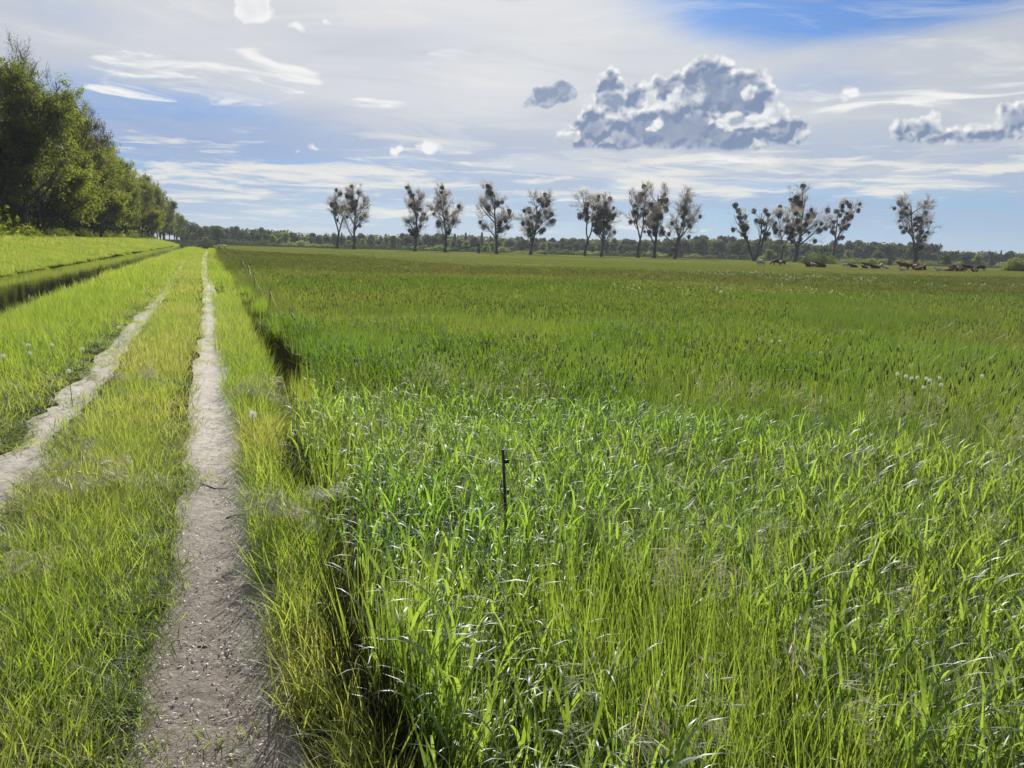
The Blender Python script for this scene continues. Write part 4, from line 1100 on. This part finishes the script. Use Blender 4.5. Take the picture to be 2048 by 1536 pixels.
# ---------------------------------------------------------------- cattle
def skin_mesh(name,nodes,edges,sub=2):
    """one continuous body grown over a skeleton: nodes = (x,y,z,rx,ry)"""
    me=bpy.data.meshes.new(name); me.from_pydata([n[:3] for n in nodes],edges,[])
    o=bpy.data.objects.new(name,me); COL.objects.link(o)
    sk=o.modifiers.new('s','SKIN'); sk.use_smooth_shade=True
    for i,n in enumerate(nodes):
        v=me.skin_vertices[0].data[i]; v.radius=(n[3],n[4] if len(n)>4 else n[3]); v.use_root=(i==0)
    ss=o.modifiers.new('u','SUBSURF'); ss.levels=sub; ss.render_levels=sub
    dg=bpy.context.evaluated_depsgraph_get(); dg.update()
    m2=bpy.data.meshes.new_from_object(o.evaluated_get(dg)); m2.name=name
    bpy.data.objects.remove(o)
    for p in m2.polygons: p.use_smooth=True
    return m2
def cow_mesh(pose):
    N=[];E=[]
    def add(*n,to=None):
        N.append(n); i=len(N)-1
        if to is not None: E.append((to,i))
        return i
    # faces +X; pelvis first
    if pose=='lie':
        pel=add(-.75,0,.48,.36,.36); mid=add(-.15,0,.46,.44,.42,to=pel); wi=add(.5,0,.55,.36,.34,to=mid)
        nk=add(.85,0,.80,.18,.21,to=wi); po=add(1.08,0,1.02,.13,.15,to=nk); mu=add(1.42,0,.88,.09,.085,to=po)
        for s in (-1,1):
            e1=add(1.02,s*.20,1.06,.035,to=po); add(.98,s*.32,1.04,.045,to=e1)
            h=add(-.75,s*.38,.26,.17,.2,to=pel); k=add(-.25,s*.52,.15,.10,to=h); f=add(-.6,s*.56,.07,.06,to=k)
            h=add(.5,s*.28,.28,.13,.16,to=wi); k=add(.88,s*.26,.10,.08,to=h); f=add(.55,s*.30,.06,.055,to=k)
        t=add(-1.08,0,.52,.06,to=pel); add(-1.2,.1,.2,.03,to=t)
    else:
        pel=add(-.78,0,1.08,.32,.34); mid=add(-.1,0,1.02,.38,.42,to=pel); wi=add(.55,0,1.10,.30,.37,to=mid)
        if pose=='graze':
            nk=add(.95,0,.92,.17,.22,to=wi); po=add(1.28,0,.56,.13,.15,to=nk); mu=add(1.40,0,.20,.09,.09,to=po); ez=.62;ex=1.26
        else:
            nk=add(.95,0,1.28,.17,.22,to=wi); po=add(1.22,0,1.46,.13,.15,to=nk); mu=add(1.58,0,1.27,.09,.09,to=po); ez=1.5;ex=1.14
        for s in (-1,1):
            e1=add(ex,s*.20,ez,.035,to=po); add(ex-.05,s*.33,ez-.03,.045,to=e1)
            h=add(-.82,s*.22,.82,.17,.22,to=pel); k=add(-.68,s*.23,.66,.11,.13,to=h); ho=add(-.90,s*.22,.44,.065,.075,to=k); f=add(-.85,s*.22,.12,.05,to=ho); add(-.80,s*.22,.03,.065,to=f)
            h=add(.52,s*.20,.78,.13,.17,to=wi); k=add(.54,s*.20,.44,.07,.08,to=h); f=add(.53,s*.20,.12,.048,to=k); add(.57,s*.20,.03,.062,to=f)
        ud=add(-.5,0,.66,.14,.14,to=mid)
        t=add(-1.12,0,1.15,.05,to=pel); t2=add(-1.2,0,.75,.028,to=t); add(-1.2,0,.5,.045,to=t2)
    return skin_mesh('cow',N,E,1)
COWS={p:cow_mesh(p) for p in ('stand','graze','lie')}
def hide_mat(name,a,b,lo,hi,sc=1.3): return plain(name,a,.7,.25,(sc,b,lo,hi))
HIDE={'brown':hide_mat('red_brown_hide',(.10,.032,.016),(.16,.06,.03),.4,.7),'dark':hide_mat('dark_brown_hide',(.035,.018,.012),(.07,.03,.018),.4,.7),
      'cream':hide_mat('cream_hide',(.50,.40,.28),(.38,.26,.16),.45,.7),'pied':hide_mat('pied_hide',(.11,.045,.025),(.62,.56,.48),.52,.56,1.1),
      'grey':hide_mat('pale_grey_hide',(.36,.34,.28),(.2,.17,.13),.45,.7)}
for m in COWS.values(): m.materials.append(HIDE['brown'])
HERD=[('graze',1521,532,-70,'grey','pale grey cow seen end on, grazing alone at the left of the herd',1.0),
 ('graze',1553,532,178,'dark','dark cow grazing with head to the left under the small twin stemmed tree',1.05),
 ('stand',1565,532.5,20,'pied','pied cow standing behind the dark grazing cow',.95),
 ('lie',1618,535,185,'dark','dark cow lying with head to the left in front of the large willow bush',.9),
 ('lie',1627,535.5,120,'pied','pied cow lying between two dark ones by the large willow bush',1.1),
 ('lie',1641,535.8,200,'dark','dark cow lying rightmost by the large willow bush',1.15),
 ('graze',1691,535,190,'grey','small grey brown calf grazing alone right of the willow bush',.75),
 ('lie',1706,536,175,'dark','dark cow lying flat left of a standing brown cow',.9),
 ('stand',1734,537,170,'brown','red brown cow standing left of a cream calf',.95),
 ('lie',1729,537.6,190,'dark','dark calf lying at the feet of the red brown cow',.7),
 ('lie',1750,538,180,'dark','dark brown cow lying below a standing cream cow',1.0),
 ('stand',1762,538,250,'cream','cream cow standing with its face towards the track',.9),
 ('lie',1773,538.3,160,'cream','cream calf lying beside the standing cream cow',.75),
 ('stand',1806,540,178,'brown','long red brown cow standing broadside left of the lone poplar trunk',1.15),
 ('lie',1803,542,160,'cream','cream calf lying under the long red brown cow',.75),
 ('stand',1821,540.4,10,'brown','red brown cow standing nose to tail with the long one',1.0),
 ('stand',1831,541,265,'pied','pied brown cow facing the track by the lone poplar trunk',.95),
 ('lie',1837,541.6,10,'brown','red brown cow lying right of the pied one',.9),
 ('lie',1847,541,250,'pied','dark and white cow lying under the lone poplar, right of the trunk',1.1),
 ('lie',1877,542.4,170,'cream','cream calf lying apart in the gap of the herd',.95),
 ('lie',1897,543,0,'brown','red brown cow lying low in the gap of the herd',.8),
 ('lie',1908,543,185,'brown','red brown cow lying with head up beside the mottled cow',1.0),
 ('lie',1919,543.5,170,'pied','large mottled cow lying in front of the standing dark cow',1.3),
 ('stand',1935,543,182,'dark','dark brown cow standing broadside behind the mottled cow',1.05),
 ('graze',1960,543.5,184,'dark','dark brown cow with lowered head, rightmost of the herd',1.05),
 ('lie',1948,544.5,200,'pied','white faced calf lying between the two rightmost standing cows',.8)]
for pose,px,py,rz,hide,label,s in HERD:
    x,y=at_z(px,py,-.5); z=float(ground_z(x,y))
    o=link('cow',COWS[pose],None,(x,y,z)); o.rotation_euler.z=R(rz)-YAW; o.scale=(s,s,s)
    o.material_slots[0].link='OBJECT'; o.material_slots[0].material=HIDE[hide]
    tag(o,label,'cow','cattle resting and grazing in the pasture')

# ---------------------------------------------------------------- dead wood in the pasture
def base_at(px,py,dep):
    x,y,_=at_depth(px,py,dep); return x,y,float(ground_z(x,y))
def stump(px,dep,hpx,wpx,label,mat=None):
    x,y,z=base_at(px,505,dep); h=hpx/FPX*dep; w=wpx/FPX*dep/2; r=empty('tree_stump',(x,y,z-.15)); tag(r,label,'stump')
    b=MB(); b.tube([[0,0,0],[0,0,h*.12],[.05,0,h*.5],[.1,.05,h*.9]],[w*1.35,w,w*.75,w*.68],9)
    rg=np.random.default_rng(int(px))
    link('bole',b.mesh('bole',BARK),r)
    for k in range(5):
        a=k*1.26; s=MB(); s.tube([[w*.5*math.cos(a)+.1,w*.5*math.sin(a),h*.86],[w*.5*math.cos(a)+.1,w*.5*math.sin(a),h*(1.0+.12*rg.uniform())]],[w*.3,.02],5)
        link('splinter',s.mesh('splinter',WOOD),r)
    return r
stump(957,292,17,6,'snapped poplar stump holding up the end of the fallen trunk')
stump(1090,310,7,5,'short broken stump between the middle poplar pairs')
st=stump(1781,285,12,11,'dark broken stump left of the long brown cow')
x,y,z=base_at(1796,530,283); b=MB(); b.tube([[-1.3,0,1.1],[0,.2,.45],[1.2,.3,.15]],[.10,.17,.12],7); 
sp=link('splinter',b.mesh('splinter',plain('bare_pale_wood',(.62,.58,.52),.8,.2,(6,(.45,.4,.34),.4,.7))),None); sp.location=(x,y,z); sp.rotation_euler.z=-YAW; sp.name='broken_branch'
tag(sp,'pale barkless branch lying beside the dark broken stump','branch')
xa,ya,za=base_at(892,507,297); xb,yb,zb=base_at(957,505,291.5)
r=empty('fallen_tree',(xa,ya,za)); tag(r,'fallen trunk slanting up from the grass onto the snapped stump','fallen tree')
d=np.array([xb-xa,yb-ya,0]); b=MB(); P=[d*t+np.array([0,0,.35+3.0*t**1.2]) for t in np.linspace(0,1.02,9)]; b.tube(P,np.linspace(.20,.30,9),8); link('trunk',b.mesh('trunk',BARK),r)
rg=np.random.default_rng(5)
for t in (.05,.18,.3,.45):
    q=d*t+np.array([0,0,.4+3.0*t**1.2]); b=MB(); e=q+np.array([rg.normal(0,.8),rg.normal(0,.5),-.1 if t<.2 else rg.uniform(-1.2,1.5)]); e[2]=max(e[2],.02); b.tube([q,(q+e)/2+rg.normal(0,.1,3),e],[.12,.08,.03],5); link('branch',b.mesh('branch',BARK),r)
# ---------------------------------------------------------------- electric fence along the meadow edge
BLACK=plain('black_plastic',(.012,.012,.013),.45,.4); WIRE=plain('white_polywire',(.62,.64,.58),.5,.3)
fx0,fy0=at_z(1025,995,.18); fz=float(ground_z(fx0,fy0))
r=empty('electric_fence',(fx0,fy0,fz)); tag(r,'low electric fence of thin black posts and sagging white wire in the meadow edge','fence')
posts=[]
def fpost(x,y,h,lx,ly,rad=.011):
    z=float(ground_z(x,y)); b=MB(); top=np.array([lx,ly,h]); o=np.array([x-fx0,y-fy0,z-fz])
    b.tube([o-np.array([0,0,.15]),o,o+top*.5,o+top],[rad*.8,rad,rad,rad*.95],6)
    pm=link('post',b.mesh('post',BLACK),r)
    for f in (.72,.92):
        q=o+top*f; ib=MB(); ib.box(q+np.array([rad+.010,0,0]),(.026,.014,.02)); link('insulator',ib.mesh('insulator',BLACK),pm)
    posts.append(o+top*.9); return o+top
fpost(fx0,fy0,.90,-.06,.02,.009)
for (y,x,h,lx,ly) in [(9.6,1.62,.60,.03,.05),(14.6,1.5,.80,-.16,.25),(21.5,1.42,.80,.02,.0),(30.0,1.5,.85,-.05,.1),(41,1.75,.95,.0,.0),(55,1.9,1.0,.03,0),(72,1.9,1.0,0,0),(92,1.7,1.0,0,0),(112,1.6,1.0,0,0)]:
    fpost(x,y,h,lx,ly,.016 if y>40 else .012)
b=MB()
for a_,b_ in zip(posts[:-1],posts[1:]):
    t=np.linspace(0,1,14)[:,None]; L=np.linalg.norm(b_-a_); P=a_*(1-t)+b_*t; P[:,2]-=(4*t*(1-t))[:,0]*min(.24,.045*L)
    b.tube(P,.0022 if L<10 else .005,4,cap=False)
link('wire',b.mesh('wire',WIRE),r)
# ---------------------------------------------------------------- gate where the track bends
gx_,gy_=at_z(444,500,-.05); gz_=float(ground_z(gx_,gy_)); r=empty('field_gate',(gx_,gy_,gz_),-YAW); tag(r,'dark posts under a white bar where the fence meets the end of the track','gate')
DK=plain('dark_post_wood',(.05,.045,.035),.85,.2,(7,(.09,.08,.06),.4,.7))
for (dx,h,ln) in ((-.62,1.02,.05),(-.42,.95,-.02),(-.2,.6,0),(.62,1.05,-.12),(1.0,.55,0)):
    b=MB(); b.tube([[dx,0,-.2],[dx,0,.0],[dx+ln,0,h]],[.055,.06,.05],7); link('post',b.mesh('post',DK),r)
b=MB(); b.tube([[-.6,0,1.27],[.2,0,1.25],[.8,0,1.20]],.055,8); link('bar',b.mesh('bar',plain('white_paint',(.82,.82,.80),.45,.4)),r)
b=MB(); b.tube([[-.7,.03,.95],[-.1,.03,.92],[.6,.03,.95]],.03,6); link('rail',b.mesh('rail',DK),r)
# single posts out on the edge of the pasture
for px,py,hp,lab in ((1265,555,12,'thin post alone on the pasture edge in front of the tree group of three'),(1158,549,8,'short thin post on the pasture edge below the wide poplar'),
                     (1998,567,13,'thin dark post on the pasture edge below the rightmost cow'),(1409,549,9,'thin post on the pasture edge right of the group of three'),
                     (896,512,7,'thin post in front of the pale full poplar'),(745,516,6,'thin post in the pasture right of the two leftmost poplars')):
    x,y=at_z(px,py,-.5); d=math.hypot(x,y); h=hp/FPX*d; z=float(ground_z(x,y))
    b=MB(); b.tube([[0,0,-.2],[0,0,h*.5],[.02*h,0,h+.15]],max(.018,.00022*d),6); o=link('fence_post',b.mesh('fence_post',DK),None,(x,y,z)); tag(o,lab,'post','single posts along the pasture edge')
# ---------------------------------------------------------------- dandelion clocks
def dandelion_parts():
    rg=np.random.default_rng(9); b=MB(); b.tube([[0,0,0],[.01,0,.12],[.005,.01,.25]],[.003,.0028,.0026],5)
    st_=b.mesh('stem',G_VERGE); c=Clump(); n=220
    d=rg.normal(0,1,(n,3)); d/=np.linalg.norm(d,axis=1)[:,None]; A=np.zeros((n,3))+.003*d; c.add(*sticks(A,d*.022,.0006,rg),0)
    for k in range(3): 
        q=d*.021; c.add(*sticks(q,q+ (d+rg.normal(0,.8,(n,3)))*.006,.0012,rg),0)
    return st_,cl_mesh('seed_head',c,[PUFF])
def puff_mat():
    m,nt,out=new_mat('dandelion_down'); d=nd(nt,'ShaderNodeBsdfDiffuse',{'Color':(.8,.8,.78)}); t=nd(nt,'ShaderNodeBsdfTranslucent',{'Color':(.8,.8,.76)})
    mx=nd(nt,'ShaderNodeMixShader',{0:.5,1:d.outputs[0],2:t.outputs[0]}); nt.links.new(mx.outputs[0],out.inputs[0]); return m
PUFF=puff_mat(); DST,DHD=dandelion_parts()
DL=[(505,828,'s','white dandelion clock standing clear at the right edge of the path')]
for px,py in ((1793,748),(1812,752),(1824,757),(1835,755),(1851,757),(1859,761),(1878,756),(1850,775),(1880,770),(1966,752)): DL.append((px,py,'m','white dandelion clock among the dark foxtails on the right of the meadow'))
for px,py in ((140,742),(163,698),(62,706),(8,712),(58,690),(105,690),(235,655)): DL.append((px,py,'v','white dandelion clock in the verge beside the canal'))
for px,py in ((1640,705),(1655,680),(1720,662),(1560,682),(1545,683),(1520,680)): DL.append((px,py,'f','small white dandelion clock in the middle of the meadow'))
for px,py,w,lab in DL:
    zt={'s':.27,'m':.25,'v':.33,'f':.2}[w]; x,y=at_z(px,py,zt); z=float(ground_z(x,y))
    o=empty('dandelion',(x,y,z),rng.uniform(0,6)); tag(o,lab,'dandelion',{'s':None,'m':'dandelion clocks among the foxtails','v':'dandelion clocks by the canal','f':'dandelion clocks in mid meadow'}[w])
    k=(zt-z)/.25; a=link('stem',DST,o); a.scale=(1.2,1.2,k); h=link('seed_head',DHD,o,(.005,.01,.25*k)); s_=1.05 if w=='s' else .8; h.scale=(s_,s_,s_)
# white flowers in a band across the far meadow
x,y=grid_pts(10,90,25,75,.5,28,75,side=3); d=np.hypot(x,y)
k=(fbm2(x,y,91,3,.09)>.53)&(rng.uniform(0,1,len(x))<.11)&(x>.55*y)&(y<mow_y(x)); x,y=x[k],y[k]
def flower():
    c=Clump()
    for i in range(5):
        b=np.array([*rng.uniform(-.3,.3,2),0]); t=b+np.array([0,0,rng.uniform(.5,.66)]); c.add(*sticks(b[None],t[None],.006,rng),0)
        c.add(*quads_at(np.repeat(t[None],6,0)+rng.normal(0,.018,(6,3)),(.018,.03),rng,.9),1)
    return c.obj('c',[G_VERGE,PUFF])
put('wildflowers',x,y,[flower() for _ in range(3)],rng.uniform(0,1,len(x)),.9,1.2,label='white flower heads scattered over the far meadow')
# ---------------------------------------------------------------- litter and twigs on the path
def litter():
    c=Clump()
    for i in range(7):
        a=rng.uniform(0,6.28); L=rng.uniform(.008,.035); b=np.array([*rng.uniform(-.07,.07,2),.004]); d=np.array([math.cos(a),math.sin(a),rng.uniform(-.05,.25)])
        n=4; P=np.array([b+d*L*t+np.array([0,0,.006*math.sin(t*3)]) for t in np.linspace(0,1,n)]); sd=np.array([-math.sin(a),math.cos(a),rng.uniform(-.3,.3)])
        Vv,Q=strip(P,np.array([.2,1,.9,.1])*rng.uniform(.0025,.007),sd); c.add(Vv,Q,np.full(3,rng.uniform()),0 if rng.uniform()<.22 else 1)
    return c.obj('c',[G_DEAD,G_HEAD])
x,y=grid_pts(-.5,.5,1.8,9,.055,0,9); k=on_track(x,y,.0)&(rng.uniform(0,1,len(x))<np.interp(y,[2,4,9],[.6,.32,.1])); x,y=x[k],y[k]
put('leaf_litter',x,y,[litter() for _ in range(6)],rng.uniform(0,1,len(x)),.7,1.3,dz=.012,label='dry leaf bits and chaff on the bare path',tilt=.0)
TW=plain('dead_twig',(.05,.038,.028),.85,.2)
for i,(pts,lab) in enumerate([(((452,668),(459,662),(463,648)),'bent dark twig at the right edge of the path far along'),(((400,965),(430,972),(458,973)),'thin dark twig lying across the middle of the path'),
    (((452,1030),(478,1026),(510,1030)),'dark twig by the right edge of the path'),(((430,1440),(455,1428),(470,1424)),'pale flat straw piece lying in the near path'),(((395,1292),(410,1290),(416,1291)),'short dark twig on the near path')]):
    W=[at_z(p[0],p[1],0.0) for p in pts]; c0=W[0]; b=MB()
    b.tube([[w[0]-c0[0],w[1]-c0[1],float(ground_z(*w))-float(ground_z(*c0))+.016] for w in W],[.004,.0035,.002] if i!=0 else [.012,.01,.006],5)
    o=link('twig',b.mesh('twig',TW if i!=3 else plain('pale_straw',(.5,.46,.38),.7)),None,(*c0,float(ground_z(*c0)))); tag(o,lab,'twig')
# ---------------------------------------------------------------- white bird in front of the forest
bx_,by_,bz_=at_depth(122,295,70); r=empty('bird',(bx_,by_,bz_),-YAW); tag(r,'white bird gliding past the dark forest trees','bird')
BW=plain('white_feathers',(.80,.80,.76),.7,.2)
N=[(0,0,0,.055,.055),(.10,0,-.045,.05,.05),(.20,0,-.11,.034,.034),(.27,0,-.155,.016,.014),(-.10,0,.05,.04,.035),(-.2,0,.09,.03,.008)]
link('body',skin_mesh('body',N,[(0,1),(1,2),(2,3),(0,4),(4,5)],2),r).data.materials.append(BW)
for s in (-1,1):
    P=np.array([[.06,s*.04,.0],[.02,s*.22,.09],[-.08,s*.40,.12],[-.26,s*.52,.10]]); b=MB()
    for dz in (0,): 
        V=[];
        for q,wd in zip(P,(.12,.12,.085,.02)): V+= [q+np.array([wd/2,0,0]),q+np.array([0,0,.012]),q-np.array([wd/2,0,.0]),q-np.array([0,0,.006])]
        Q=[[4*i+j,4*i+(j+1)%4,4*i+4+(j+1)%4,4*i+4+j] for i in range(3) for j in range(4)]+[[0,3,2,1],[12,13,14,15]]
        b.add(V,Q)
    link('wing',b.mesh('wing',BW),r)
# ---------------------------------------------------------------- the air: one closed box of thin even haze round everything
b=MB(); b.box((0,55,24),(3000,3100,54)); hz_=b.mesh('haze',[],False)
m,nt,out=new_mat('haze'); v=nd(nt,'ShaderNodeVolumePrincipled',{'Color':(.72,.82,1.0),'Density':HAZE,'Anisotropy':.25})
nt.links.new(v.outputs[0],out.inputs['Volume']); hz_.materials.append(m)
tag(link('haze',hz_),kind='stuff')
SC.cycles.volume_bounces=0
